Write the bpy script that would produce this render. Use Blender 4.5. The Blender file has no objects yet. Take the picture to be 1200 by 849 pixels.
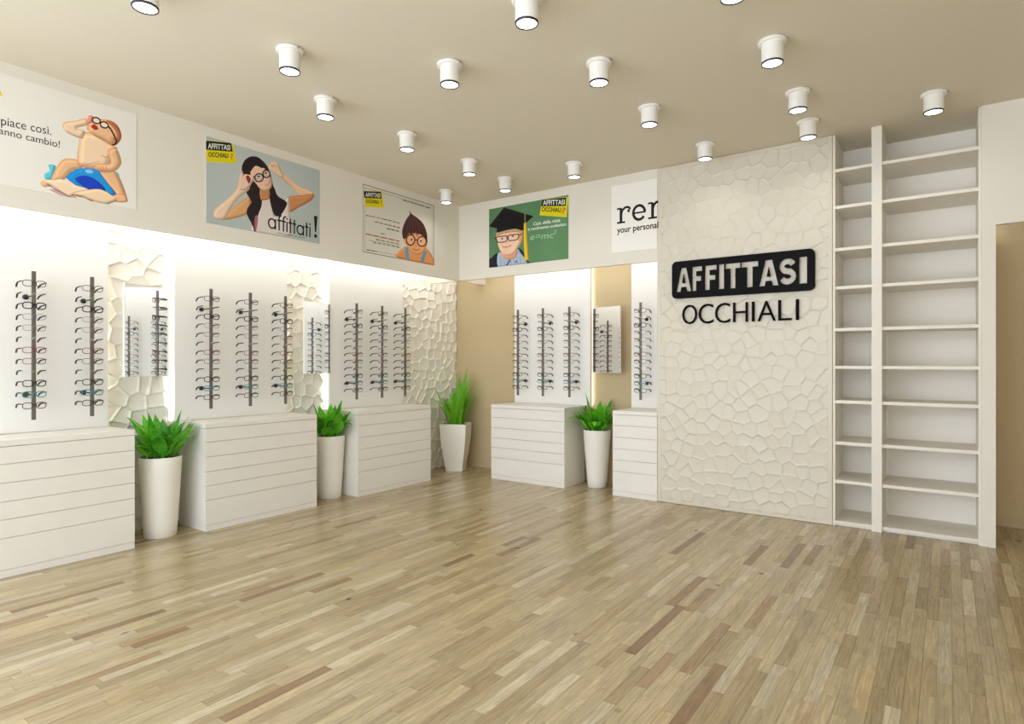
import bpy, bmesh, math, random
import numpy as np
from mathutils import Vector, Matrix
from mathutils.geometry import tessellate_polygon

S = bpy.context.scene
COL = S.collection
rnd = random.Random(7)
PI = math.pi

# ------------------------------------------------------------------ camera
FPX, YAW, EYE = 716.6, math.radians(35.48), 1.35
cam = bpy.data.cameras.new('camera')
cam.sensor_width = 36.0
cam.lens = FPX * 36.0 / 1200.0
cam.clip_start = 0.05
camo = bpy.data.objects.new('camera', cam)
COL.objects.link(camo)
camo.location = (0, 0, EYE)
camo.rotation_euler = (PI / 2, 0, YAW)
S.camera = camo

# ------------------------------------------------------------------ light of the place
S.view_settings.view_transform = 'Standard'
S.view_settings.look = 'None'
S.view_settings.gamma = 1.0
S.view_settings.use_curve_mapping = False
S.view_settings.exposure = 0.0
W = bpy.data.worlds.new('world')
S.world = W
W.use_nodes = True
bg = W.node_tree.nodes['Background']
bg.inputs[0].default_value = (0.885, 0.97, 1.09, 1)      # daylight through the open shop front behind the viewer
bg.inputs[1].default_value = 4.3
LAMP_W = 1.0            # each ceiling spotlight
COVE_W = 2.1           # per metre of hidden light line behind the fascia boards
WARM = (1.0, 0.98, 0.95)
S.cycles.max_bounces = 10
S.cycles.diffuse_bounces = 6
S.cycles.transparent_max_bounces = 24
S.cycles.sample_clamp_indirect = 6.0

# ------------------------------------------------------------------ helpers
def lin(r, g, b):
    f = lambda c: ((c / 255) / 12.92) if c / 255 <= 0.04045 else (((c / 255) + 0.055) / 1.055) ** 2.4
    return (f(r), f(g), f(b), 1)

def mat(name, col, rough=0.5, metal=0.0, spec=0.5, bump=0.0, bscale=60.0, vary=0.0, coat=0.0, emit=None, estr=0.0):
    m = bpy.data.materials.new(name)
    m.use_nodes = True
    nt = m.node_tree
    p = nt.nodes['Principled BSDF']
    p.inputs['Base Color'].default_value = col
    p.inputs['Roughness'].default_value = rough
    p.inputs['Metallic'].default_value = metal
    p.inputs['Specular IOR Level'].default_value = spec
    p.inputs['Coat Weight'].default_value = coat
    if emit:
        p.inputs['Emission Color'].default_value = emit
        p.inputs['Emission Strength'].default_value = estr
    if bump or vary:
        tc = nt.nodes.new('ShaderNodeTexCoord')
        nz = nt.nodes.new('ShaderNodeTexNoise')
        nz.inputs['Scale'].default_value = bscale
        nz.inputs['Detail'].default_value = 4
        nt.links.new(tc.outputs['Object'], nz.inputs['Vector'])
        if bump:
            b = nt.nodes.new('ShaderNodeBump')
            b.inputs['Strength'].default_value = bump
            b.inputs['Distance'].default_value = 0.002
            nt.links.new(nz.outputs['Fac'], b.inputs['Height'])
            nt.links.new(b.outputs['Normal'], p.inputs['Normal'])
        if vary:
            mx = nt.nodes.new('ShaderNodeMix')
            mx.data_type = 'RGBA'
            mx.inputs['A'].default_value = tuple(c * (1 - vary) for c in col[:3]) + (1,)
            mx.inputs['B'].default_value = tuple(min(1, c * (1 + vary)) for c in col[:3]) + (1,)
            nt.links.new(nz.outputs['Fac'], mx.inputs['Factor'])
            nt.links.new(mx.outputs['Result'], p.inputs['Base Color'])
    return m

class MB:
    """collects polygons for one mesh"""
    def __init__(s):
        s.v, s.f, s.sm = [], [], []
    def add(s, vs, fs, smooth=False):
        n = len(s.v)
        s.v += [tuple(v) for v in vs]
        for f in fs:
            s.f.append(tuple(n + i for i in f)); s.sm.append(smooth)
        return s
    def box(s, a, b):
        x0, y0, z0 = (min(a[i], b[i]) for i in range(3))
        x1, y1, z1 = (max(a[i], b[i]) for i in range(3))
        return s.add([(x0,y0,z0),(x1,y0,z0),(x1,y1,z0),(x0,y1,z0),(x0,y0,z1),(x1,y0,z1),(x1,y1,z1),(x0,y1,z1)],
                     [(0,3,2,1),(4,5,6,7),(0,1,5,4),(1,2,6,5),(2,3,7,6),(3,0,4,7)])
    def lathe(s, prof, n=32, c=(0, 0, 0), caps=(True, True)):
        vs, fs = [], []
        for r, z in prof:
            for i in range(n):
                a = 2 * PI * i / n
                vs.append((c[0] + r * math.cos(a), c[1] + r * math.sin(a), c[2] + z))
        for k in range(len(prof) - 1):
            for i in range(n):
                j = (i + 1) % n
                fs.append((k*n+i, k*n+j, (k+1)*n+j, (k+1)*n+i))
        s.add(vs, fs, True)
        m = len(s.v) - len(vs)
        if caps[0]: s.f.append(tuple(m + i for i in reversed(range(n)))); s.sm.append(False)
        if caps[1]: s.f.append(tuple(m + (len(prof)-1)*n + i for i in range(n))); s.sm.append(False)
        return s
    def tube(s, pts, r, n=6, closed=False, flat=1.0):
        pts = [Vector(p) for p in pts]
        N = len(pts); vs = []
        rr = r if isinstance(r, (list, tuple)) else [r] * N
        up = Vector((0, 0, 1))
        for i, p in enumerate(pts):
            a = pts[(i - 1) % N] if (closed or i > 0) else p
            b = pts[(i + 1) % N] if (closed or i < N - 1) else p
            t = (b - a).normalized()
            u = up if abs(t.dot(up)) < 0.95 else Vector((0, 1, 0))
            if closed: u = Vector((0, 1, 0))
            e1 = t.cross(u).normalized(); e2 = e1.cross(t).normalized()
            for k in range(n):
                an = 2 * PI * k / n
                vs.append(p + e1 * (rr[i] * math.cos(an)) + e2 * (rr[i] * flat * math.sin(an)))
        fs = []
        for i in range(N if closed else N - 1):
            j = (i + 1) % N
            for k in range(n):
                l = (k + 1) % n
                fs.append((i*n+k, j*n+k, j*n+l, i*n+l))
        if not closed:
            fs.append(tuple(range(n))); fs.append(tuple((N-1)*n + k for k in reversed(range(n))))
        return s.add(vs, fs, True)
    def cyl(s, p, q, r, n=12):
        return s.tube([p, q], r, n)
    def mesh(s, name):
        me = bpy.data.meshes.new(name)
        me.from_pydata(s.v, [], s.f)
        me.polygons.foreach_set('use_smooth', s.sm)
        me.update()
        return me
    def build(s, name, m=None, parent=None, loc=None, bevel=0.0):
        me = s.mesh(name)
        if bevel:
            bm = bmesh.new(); bm.from_mesh(me)
            bmesh.ops.bevel(bm, geom=bm.edges[:], offset=bevel, segments=2, affect='EDGES', profile=0.5)
            bm.to_mesh(me); bm.free()
        return put(name, me, m, parent, loc)

def put(name, me, m=None, parent=None, loc=None):
    if m is not None and not me.materials: me.materials.append(m)
    o = bpy.data.objects.new(name, me)
    COL.objects.link(o)
    if parent: o.parent = parent
    if loc: o.location = loc
    return o

def tag(o, label=None, cat=None, group=None, kind=None):
    if label: o['label'] = label
    if cat: o['category'] = cat
    if group: o['group'] = group
    if kind: o['kind'] = kind
    return o

def thing(name, label, cat, loc=(0, 0, 0), group=None, rotz=0.0):
    o = bpy.data.objects.new(name, None)
    COL.objects.link(o)
    o.empty_display_size = 0.05
    o.location = loc; o.rotation_euler = (0, 0, rotz)
    return tag(o, label, cat, group)

def dup(root, loc, rotz, label, group=None):
    r = root.copy(); COL.objects.link(r); r.location = loc; r.rotation_euler = (0, 0, rotz)
    r['label'] = label
    if group: r['group'] = group
    for ch in list(root.children):
        c = ch.copy(); COL.objects.link(c); c.parent = r
        for g in list(ch.children):
            d = g.copy(); COL.objects.link(d); d.parent = c
    return r

def struct(o, label=None):
    o['kind'] = 'structure'
    if label: o['label'] = label
    return o

# ------------------------------------------------------------------ materials
M = {}
M['wall'] = mat('beige_paint', lin(230, 224, 211), 0.75, bump=0.15, bscale=300)
M['ceiling'] = mat('sand_ceiling_paint', lin(222, 214, 194), 0.9, bump=0.3, bscale=90, vary=0.035)
M['tan'] = mat('tan_wall_paint', lin(196, 176, 138), 0.8, bump=0.35, bscale=110, vary=0.04)
M['white'] = mat('white_lacquer', lin(236, 232, 224), 0.35, spec=0.4)
M['panel'] = mat('white_backboard', lin(238, 236, 230), 0.45, spec=0.3)
M['relief'] = mat('white_moulded_relief', lin(238, 234, 222), 0.45, spec=0.4)
M['sandrelief'] = mat('cream_moulded_relief', lin(215, 207, 190), 0.38, spec=0.5)
M['carcass'] = mat('white_melamine', lin(232, 228, 219), 0.4, vary=0.02, bscale=8)
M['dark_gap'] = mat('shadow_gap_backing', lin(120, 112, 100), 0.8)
M['shelf'] = mat('ivory_shelf_board', lin(232, 226, 214), 0.5)
M['shelfback'] = mat('greige_back_board', lin(241, 235, 223), 0.55)
M['pot'] = mat('white_ceramic', lin(240, 236, 226), 0.3, spec=0.5)
M['soil'] = mat('dark_soil', lin(48, 40, 26), 0.95, bump=1.0, bscale=120)
M['rod'] = mat('grey_brown_metal', lin(112, 103, 96), 0.45, metal=0.25)
M['mount'] = mat('black_plastic', lin(28, 27, 27), 0.45)
M['black'] = mat('black_acrylic', lin(11, 8, 10), 0.6, spec=0.12)
M['ink'] = mat('black_print_ink', lin(14, 13, 13), 0.8)
M['ink_white'] = mat('white_print_ink', lin(226, 232, 222), 0.7)
M['ink_chalk'] = mat('chalk_print_ink', lin(168, 196, 165), 0.8)
M['poster_edge'] = mat('white_poster_edge', lin(226, 222, 214), 0.5)
M['mirror'] = mat('mirror_glass', (0.92, 0.93, 0.92, 1), 0.015, metal=1.0)
M['lamp'] = mat('white_lamp_enamel', lin(240, 237, 230), 0.4)
M['lamp_ring'] = mat('dark_lamp_ring', lin(58, 58, 66), 0.4, metal=0.6)
M['lens'] = mat('lit_lamp_lens', (1, 1, 1, 1), 0.5, emit=(1, 0.97, 0.90, 1), estr=7.0)
M['led'] = mat('lit_light_strip', (1, 1, 1, 1), 0.5, emit=(1, 0.97, 0.92, 1), estr=4.0)
M['steel'] = mat('brushed_steel', lin(190, 188, 182), 0.3, metal=1.0)

def leaf_mat(name, c1, c2):
    m = bpy.data.materials.new(name); m.use_nodes = True
    nt = m.node_tree; p = nt.nodes['Principled BSDF']
    p.inputs['Roughness'].default_value = 0.38
    tc = nt.nodes.new('ShaderNodeTexCoord')
    nz = nt.nodes.new('ShaderNodeTexNoise'); nz.inputs['Scale'].default_value = 9
    oi = nt.nodes.new('ShaderNodeObjectInfo')
    ad = nt.nodes.new('ShaderNodeMath'); ad.operation = 'ADD'
    sc = nt.nodes.new('ShaderNodeMath'); sc.operation = 'MULTIPLY'; sc.inputs[1].default_value = 0.7
    mx = nt.nodes.new('ShaderNodeMix'); mx.data_type = 'RGBA'
    mx.inputs['A'].default_value = c1; mx.inputs['B'].default_value = c2
    nt.links.new(tc.outputs['Object'], nz.inputs['Vector'])
    nt.links.new(oi.outputs['Random'], sc.inputs[0])
    nt.links.new(nz.outputs['Fac'], ad.inputs[0]); nt.links.new(sc.outputs[0], ad.inputs[1])
    sb = nt.nodes.new('ShaderNodeMath'); sb.operation = 'SUBTRACT'; sb.inputs[1].default_value = 0.4; sb.use_clamp = True
    nt.links.new(ad.outputs[0], sb.inputs[0])
    nt.links.new(sb.outputs[0], mx.inputs['Factor'])
    nt.links.new(mx.outputs['Result'], p.inputs['Base Color'])
    tr = nt.nodes.new('ShaderNodeBsdfTranslucent')
    nt.links.new(mx.outputs['Result'], tr.inputs['Color'])
    ms = nt.nodes.new('ShaderNodeMixShader'); ms.inputs[0].default_value = 0.3
    out = nt.nodes['Material Output']
    nt.links.new(p.outputs[0], ms.inputs[1]); nt.links.new(tr.outputs[0], ms.inputs[2])
    nt.links.new(ms.outputs[0], out.inputs['Surface'])
    return m
M['leaf'] = leaf_mat('glossy_green_leaf', lin(34, 132, 14), lin(138, 228, 54))
M['strap_leaf'] = leaf_mat('bright_green_strap_leaf', lin(84, 168, 22), lin(156, 224, 62))

def lens_glass():
    m = bpy.data.materials.new('clear_lens'); m.use_nodes = True
    nt = m.node_tree; nt.nodes.remove(nt.nodes['Principled BSDF'])
    t = nt.nodes.new('ShaderNodeBsdfTransparent'); g = nt.nodes.new('ShaderNodeBsdfGlossy')
    t.inputs['Color'].default_value = (0.97, 0.975, 0.97, 1)
    g.inputs['Roughness'].default_value = 0.05
    x = nt.nodes.new('ShaderNodeMixShader'); x.inputs[0].default_value = 0.05
    nt.links.new(t.outputs[0], x.inputs[1]); nt.links.new(g.outputs[0], x.inputs[2])
    nt.links.new(x.outputs[0], nt.nodes['Material Output'].inputs['Surface'])
    return m
M['clear'] = lens_glass()

def plank_mat():
    m = bpy.data.materials.new('oak_strip'); m.use_nodes = True
    nt = m.node_tree; p = nt.nodes['Principled BSDF']; L = nt.links.new
    N = nt.nodes.new
    at = N('ShaderNodeAttribute'); at.attribute_name = 'tint'
    ps = N('ShaderNodeNewGeometry')
    sep = N('ShaderNodeSeparateXYZ'); L(ps.outputs['Position'], sep.inputs[0])
    # each strip reads its own piece of timber: shift by the alpha of the tint
    mul = N('ShaderNodeMath'); mul.operation = 'MULTIPLY'; mul.inputs[1].default_value = 37.0
    L(at.outputs['Alpha'], mul.inputs[0])
    cmb = N('ShaderNodeCombineXYZ')
    ya = N('ShaderNodeMath'); ya.operation = 'ADD'; L(sep.outputs['Y'], ya.inputs[0]); L(mul.outputs[0], ya.inputs[1])
    xs = N('ShaderNodeMath'); xs.operation = 'MULTIPLY'; xs.inputs[1].default_value = 9.0; L(sep.outputs['X'], xs.inputs[0])
    L(xs.outputs[0], cmb.inputs[0]); L(ya.outputs[0], cmb.inputs[1]); L(mul.outputs[0], cmb.inputs[2])
    n1 = N('ShaderNodeTexNoise'); n1.inputs['Scale'].default_value = 5.5; n1.inputs['Detail'].default_value = 7; n1.inputs['Roughness'].default_value = 0.65
    n1.inputs['Distortion'].default_value = 0.8
    L(cmb.outputs[0], n1.inputs['Vector'])
    w = N('ShaderNodeTexWave'); w.wave_type = 'BANDS'; w.bands_direction = 'X'
    w.inputs['Scale'].default_value = 2.2; w.inputs['Distortion'].default_value = 7.0; w.inputs['Detail'].default_value = 3; w.inputs['Detail Scale'].default_value = 1.4
    L(cmb.outputs[0], w.inputs['Vector'])
    r1 = N('ShaderNodeMapRange'); r1.inputs['From Min'].default_value = 0.25; r1.inputs['From Max'].default_value = 0.75
    r1.inputs['To Min'].default_value = 0.64; r1.inputs['To Max'].default_value = 1.22
    L(n1.outputs['Fac'], r1.inputs['Value'])
    r2 = N('ShaderNodeMapRange'); r2.inputs['To Min'].default_value = 0.93; r2.inputs['To Max'].default_value = 1.04
    L(w.outputs['Fac'], r2.inputs['Value'])
    mm = N('ShaderNodeMath'); mm.operation = 'MULTIPLY'; L(r1.outputs[0], mm.inputs[0]); L(r2.outputs[0], mm.inputs[1])
    # sparse small knots
    vo = N('ShaderNodeTexVoronoi'); vo.inputs['Scale'].default_value = 2.6
    kc = N('ShaderNodeCombineXYZ'); L(sep.outputs['X'], kc.inputs[0]); L(ya.outputs[0], kc.inputs[1]); L(mul.outputs[0], kc.inputs[2])
    L(kc.outputs[0], vo.inputs['Vector'])
    rk = N('ShaderNodeMapRange'); rk.inputs['From Min'].default_value = 0.03; rk.inputs['From Max'].default_value = 0.075
    rk.inputs['To Min'].default_value = 0.25; rk.inputs['To Max'].default_value = 1.0
    L(vo.outputs['Distance'], rk.inputs['Value'])
    m3 = N('ShaderNodeMath'); m3.operation = 'MULTIPLY'; L(mm.outputs[0], m3.inputs[0]); L(rk.outputs[0], m3.inputs[1])
    vm = N('ShaderNodeVectorMath'); vm.operation = 'SCALE'
    L(at.outputs['Color'], vm.inputs[0]); L(m3.outputs[0], vm.inputs['Scale'])
    L(vm.outputs[0], p.inputs['Base Color'])
    b = N('ShaderNodeBump'); b.inputs['Strength'].default_value = 0.12; b.inputs['Distance'].default_value = 0.002
    L(n1.outputs['Fac'], b.inputs['Height']); L(b.outputs['Normal'], p.inputs['Normal'])
    p.inputs['Roughness'].default_value = 0.27
    p.inputs['Specular IOR Level'].default_value = 0.85
    return m
M['plank'] = plank_mat()
M['joint'] = mat('dark_floor_joint', lin(112, 96, 68), 0.8)

# ------------------------------------------------------------------ room dimensions
CEIL = 3.225
XL, YB = -5.33, 6.16          # back of the left-hand niche, back of the rear niche
XF, YF = -4.80, 5.64          # face of the two fascia boards
VB = 2.33                     # underside of the fascia
XR, YN = 2.4, -1.6            # added light-blocking wall on the right, open shop front behind the viewer

# ------------------------------------------------------------------ shell
floor = struct(MB().box((XL - .1, YN, -0.12), (XR, 6.55, -0.012)).build('floor', M['joint']), 'pale oak strip parquet floor of narrow mixed-tone boards')
struct(MB().box((XL - .1, YN, CEIL), (XR, 6.55, CEIL + .1)).build('ceiling', M['ceiling']), 'sand-coloured matt ceiling carrying rows of spotlights')
struct(MB().box((XL - .1, -.4, -.012), (XL, 6.26, CEIL)).build('wall_left', M['wall']), 'beige wall behind the long row of eyewear displays')
struct(MB().box((XL, YB, -.012), (-2.0, YB + .1, CEIL)).build('wall_back', M['tan']), 'tan painted wall behind the rear displays')
struct(MB().box((XR, YN, -.012), (XR + .1, 6.55, CEIL)).build('blocker_wall_right', M['wall']), 'unseen plain beige side wall, added to darken the right of the room')  # unseen wall, added to keep daylight off the right side
struct(MB().box((0.9, YN - .1, -.012), (XR + .1, YN, CEIL)).build('blocker_wall_front', M['wall']), 'unseen plain beige partial wall behind the viewer, added to block light')  # unseen part wall, added so daylight comes mostly from the left rear
struct(MB().box((0.20, 6.44, -.012), (XR, 6.54, CEIL)).build('wall_passage', M['tan']), 'tan wall seen through the opening right of the shelves')
struct(MB().box((0.285, 6.425, 0), (XR, 6.44, 0.05)).build('baseboard_passage', M['tan']), 'low tan skirting in the opening beside the shelves')
fasc1 = struct(MB().box((XF - .04, -.4, VB), (XF, YB, CEIL)).build('trim_1', M['wall']), 'long beige fascia board above the side displays, carrying posters')
fasc2 = struct(MB().box((XL, YF, VB), (XF - .04, YF + .04, CEIL)).box((XF, YF, VB), (-2.29, YF + .04, CEIL)).build('trim_2', M['wall']), 'beige fascia board above the rear displays, carrying posters')
struct(MB().box((0.20, YF, -.012), (0.283, 6.44, 2.348)).box((0.20, YF, 2.348), (XR, YF + .06, CEIL)).build('trim_3', M['wall']), 'beige pillar and lintel framing the opening right of the shelves')
struct(MB().box((-2.29, YF + .03, -.012), (-0.775, YB + .1, CEIL)).build('wall_feature', M['sandrelief']), 'projecting wall block faced with cream honeycomb relief, carrying the black sign')
wf = bpy.data.objects['wall_feature']

# hidden light lines behind the fascia boards
def cove(p0, p1, aim, name, parent, watts):
    p0, p1 = Vector(p0), Vector(p1)
    ln = (p1 - p0).length
    li = bpy.data.lights.new(name, 'AREA'); li.shape = 'RECTANGLE'
    li.size = ln; li.size_y = 0.05; li.energy = watts * ln; li.color = (1, 0.985, 0.955)
    lo = bpy.data.objects.new(name, li); COL.objects.link(lo)
    z = -Vector(aim).normalized(); x = (p1 - p0).normalized(); y = z.cross(x)
    lo.matrix_world = Matrix((( x.x, y.x, z.x, (p0.x+p1.x)/2), (x.y, y.y, z.y, (p0.y+p1.y)/2), (x.z, y.z, z.z, (p0.z+p1.z)/2), (0,0,0,1)))
    lo.parent = parent
    return lo
MB().box((XF - .20, -.3, 2.52), (XF - .04, YB - .06, 2.532)).build('cove_tray', M['white'], fasc1)
MB().box((XF - .205, -.3, 2.505), (XF - .19, YB - .06, 2.519)).build('light_strip', M['led'], fasc1)
MB().box((XL + .56, YF + .04, 2.52), (-2.30, YF + .20, 2.532)).build('cove_tray', M['white'], fasc2)
MB().box((XL + .56, YF + .19, 2.505), (-2.30, YF + .205, 2.519)).build('light_strip', M['led'], fasc2)
cove((XF - .215, -0.3, 2.51), (XF - .215, YB - .1, 2.51), (-0.8, 0, -0.5), 'strip_lamp', fasc1, COVE_W)
cove((XL + .58, YF + .215, 2.51), (-2.32, YF + .215, 2.51), (0, 0.8, -0.5), 'strip_lamp', fasc2, COVE_W * 0.8)
cove((0.4, YF + .12, 2.40), (1.8, YF + .12, 2.40), (0, 0.6, -0.6), 'strip_lamp', bpy.data.objects['trim_3'], COVE_W * 0.28)

# ------------------------------------------------------------------ oak strips
def project(x, y, z=0.0):
    c, s = math.cos(YAW), math.sin(YAW)
    r, f = x * c + y * s, -x * s + y * c
    if f < 0.3: return None
    return 600 + FPX * r / f, 424.5 - FPX * (z - EYE) / f, f

PW = 0.054
planks = []
prng = random.Random(21)
def plank_tint():
    q = prng.random()
    if q < 0.52: b = (179, 161, 124)
    elif q < 0.82: b = (165, 145, 107)
    elif q < 0.93: b = (192, 177, 146)
    elif q < 0.962: b = (160, 132, 96)
    elif q < 0.985: b = (138, 109, 78)
    else: b = (184, 160, 118)
    k = prng.uniform(0.95, 1.05)
    return lin(*[min(250, v * k) for v in b])[:3]
nx = int((XR - XL) / PW)
for i in range(nx):
    x0 = XL + i * PW
    y = YN + prng.uniform(0, .6)
    yy = YN
    while yy < 6.53:
        ln = prng.uniform(0.25, 0.75)
        ye = min(6.55, yy + ln)
        planks.append((x0, x0 + PW - 0.0009, yy, ye - 0.0009, plank_tint(), prng.random(), prng.uniform(-0.0003, 0.0003)))
        yy = ye
def seen_area(p):
    cx, cy = (p[0] + p[1]) / 2, (p[2] + p[3]) / 2
    q = project(cx, cy)
    if not q or not (-20 < q[0] < 1220 and q[1] < 860): return -1
    if cx < -4.85 or cy > 5.6: return -1
    return (p[3] - p[2]) / q[2] ** 3
planks.sort(key=seen_area, reverse=True)
def plank_mesh(ps, name):
    mb = MB(); tints = []
    for (a, b, c, d, t, r, dz) in ps:
        mb.box((a, c, -0.0125), (b, d, dz))
        tints += [t + (r,)] * 6
    me = mb.mesh(name)
    at = me.color_attributes.new('tint', 'FLOAT_COLOR', 'CORNER')
    data = np.repeat(np.array(tints, np.float32), 4, axis=0).ravel()
    at.data.foreach_set('color', data)
    return me
for p in planks[:300]:
    cx, cy = (p[0] + p[1]) / 2, (p[2] + p[3]) / 2
    q = (p[0] - cx, p[1] - cx, p[2] - cy, p[3] - cy) + p[4:]
    put('plank', plank_mesh([q], 'plank'), M['plank'], floor, (cx, cy, 0))
rest = put('planks', plank_mesh(planks[300:], 'planks'), M['plank'], floor)
rest['kind'] = 'stuff'

# ------------------------------------------------------------------ moulded relief boards
def relief(w, h, cell, amp, seed, res, margin=0.0, ridge=0.16, tilt=0.5, aspect=1.0):
    """height field of irregular rounded cells with raised edges; returns grid of (u,v,height)"""
    g = np.random.default_rng(seed)
    nu, nv = max(2, int(w / cell) + 3), max(2, int(h / cell / aspect) + 3)
    sx, sy = [], []
    for j in range(-1, nv):
        for i in range(-1, nu):
            sx.append((i + 0.5 + (j % 2) * 0.5 + g.uniform(-.36, .36)) * cell)
            sy.append((j + 0.5 + g.uniform(-.36, .36)) * cell * aspect)
    sx, sy = np.array(sx), np.array(sy)
    tx, ty = g.uniform(-1, 1, sx.size) * 0.6, g.uniform(-1, 1, sx.size)
    lift = g.uniform(-1, 1, sx.size)
    us = np.linspace(0, w, max(2, int(w / res) + 1)); vs = np.linspace(0, h, max(2, int(h / res) + 1))
    U, V = np.meshgrid(us, vs)
    Hh = np.zeros(U.shape)
    for r0 in range(0, U.shape[0], 16):
        u, v = U[r0:r0+16, :, None], V[r0:r0+16, :, None]
        d = np.sqrt((u - sx) ** 2 + ((v - sy) / aspect) ** 2)
        idx = np.argpartition(d, 1, axis=2)[:, :, :2]
        dd = np.take_along_axis(d, idx, 2)
        first = np.where(dd[:, :, 0] < dd[:, :, 1], idx[:, :, 0], idx[:, :, 1])
        d1, d2 = dd.min(2), dd.max(2)
        e = (d2 - d1) / cell
        bowl = np.clip(1 - e / ridge, 0, 1) ** 1.5                  # raised rim
        dish = 0.35 * np.clip(1 - e / 0.9, 0, 1)
        fac = tilt * ((U[r0:r0+16] - sx[first]) * tx[first] + (V[r0:r0+16] - sy[first]) * ty[first]) / cell + 0.25 * tilt * lift[first]
        Hh[r0:r0+16] = bowl + dish + fac * np.clip(e / 0.18, 0, 1)
    if margin:
        edge = np.minimum(np.minimum(U, w - U), np.minimum(V, h - V))
        Hh *= np.clip((edge - margin) / 0.012, 0, 1)
    return us, vs, Hh * amp

def relief_mesh(name, us, vs, Hh, frame):
    """frame(u,v,height)->xyz"""
    nv, nu = Hh.shape
    V = [frame(us[i], vs[j], Hh[j, i]) for j in range(nv) for i in range(nu)]
    F = [(j*nu+i, j*nu+i+1, (j+1)*nu+i+1, (j+1)*nu+i) for j in range(nv-1) for i in range(nu-1)]
    # side skirt back to the wall
    per = [i for i in range(nu)] + [j*nu+nu-1 for j in range(1, nv)] + [(nv-1)*nu+i for i in range(nu-2, -1, -1)] + [j*nu for j in range(nv-2, 0, -1)]
    n = len(V)
    bu = us; bv = vs
    for k in per:
        V.append(frame(us[k % nu], vs[k // nu], -0.03))
    P = len(per)
    for k in range(P):
        F.append((per[(k+1) % P], per[k], n + k, n + (k+1) % P))
    me = bpy.data.meshes.new(name)
    me.from_pydata(V, [], F)
    me.polygons.foreach_set('use_smooth', [True] * ((nv-1)*(nu-1)) + [False] * P)
    me.update()
    return me

XREL = -5.295
for k, (y0, y1, lab) in enumerate([(2.03, 2.478, 'white honeycomb relief panel behind the tilted mirror and planter nearest the baby poster'),
                                   (3.59, 4.035, 'white honeycomb relief panel behind the mirror between the young woman and round-glasses posters'),
                                   (5.13, YB - .005, 'widest white honeycomb relief panel, in the corner behind the square planter')]):
    us, vs, Hh = relief(y1 - y0, 2.75, 0.125, 0.016, 40 + k, 0.0065, ridge=0.17, tilt=0.85)
    me = relief_mesh('relief_panel', us, vs, Hh, lambda u, v, h: (h, u, v))
    o = put('relief_panel', me, M['relief'], None, (XREL, y0, 0.0))
    tag(o, lab, 'wall panel', 'relief panels between the display boards')
us, vs, Hh = relief(1.515, CEIL - 0.004, 0.118, 0.0075, 77, 0.0075, margin=0.03, ridge=0.13, tilt=0.9)
put('relief_panel', relief_mesh('relief_panel', us, vs, Hh, lambda u, v, h: (u, -h, v)), M['sandrelief'], wf, (-2.29, YF, 0.002))

# ------------------------------------------------------------------ display boards with lit edges
XP, YP = -5.22, 6.09
def display_side(y0, y1, lab, glow=True):
    t = thing('display_board', lab, 'display board', (XP, y0, 0.8585), 'white display boards')
    MB().box((-.045, 0, 0), (0, y1 - y0, 1.85)).build('board', M['panel'], t, bevel=.003)
    MB().box((-.105, .06, .1), (-.045, .10, 1.75)).build('batten', M['panel'], t)
    MB().box((-.105, y1 - y0 - .10, .1), (-.045, y1 - y0 - .06, 1.75)).build('batten', M['panel'], t)
    if glow:
        MB().box((-.07, -.012, .0), (-.045, -.001, 1.85)).build('light_strip', M['led'], t)
    MB().box((-.085, y1 - y0 + .001, .0), (-.06, y1 - y0 + .008, 1.85)).build('light_strip', M['led'], t)
    return t
def display_rear(x0, x1, lab):
    t = thing('display_board', lab, 'display board', (x0, YP, 0.8585), 'white display boards')
    MB().box((0, 0, 0), (x1 - x0, .045, 1.85)).build('board', M['panel'], t, bevel=.003)
    MB().box((.06, .045, .1), (.10, YB - YP - .001, 1.75)).build('batten', M['panel'], t)
    if x1 - x0 > .7:
        MB().box((x1 - x0 - .10, .045, .1), (x1 - x0 - .06, YB - YP - .001, 1.75)).build('batten', M['panel'], t)
    MB().box((x1 - x0 - .03, .046, .0), (x1 - x0 - .004, .056, 1.85)).build('light_strip', M['led'], t)
    return t
display_side(0.95, 2.012, 'white display board under the baby poster, cut by the picture edge', False)
display_side(2.506, 3.565, 'white display board under the young woman poster, between two mirrors')
display_side(4.063, 5.112, 'white display board under the round-glasses boy poster')
display_rear(-4.305, -3.262, 'white display board under the graduate boy poster')
display_rear(-2.768, -2.292, 'narrow white display board beside the honeycomb sign wall')

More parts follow.
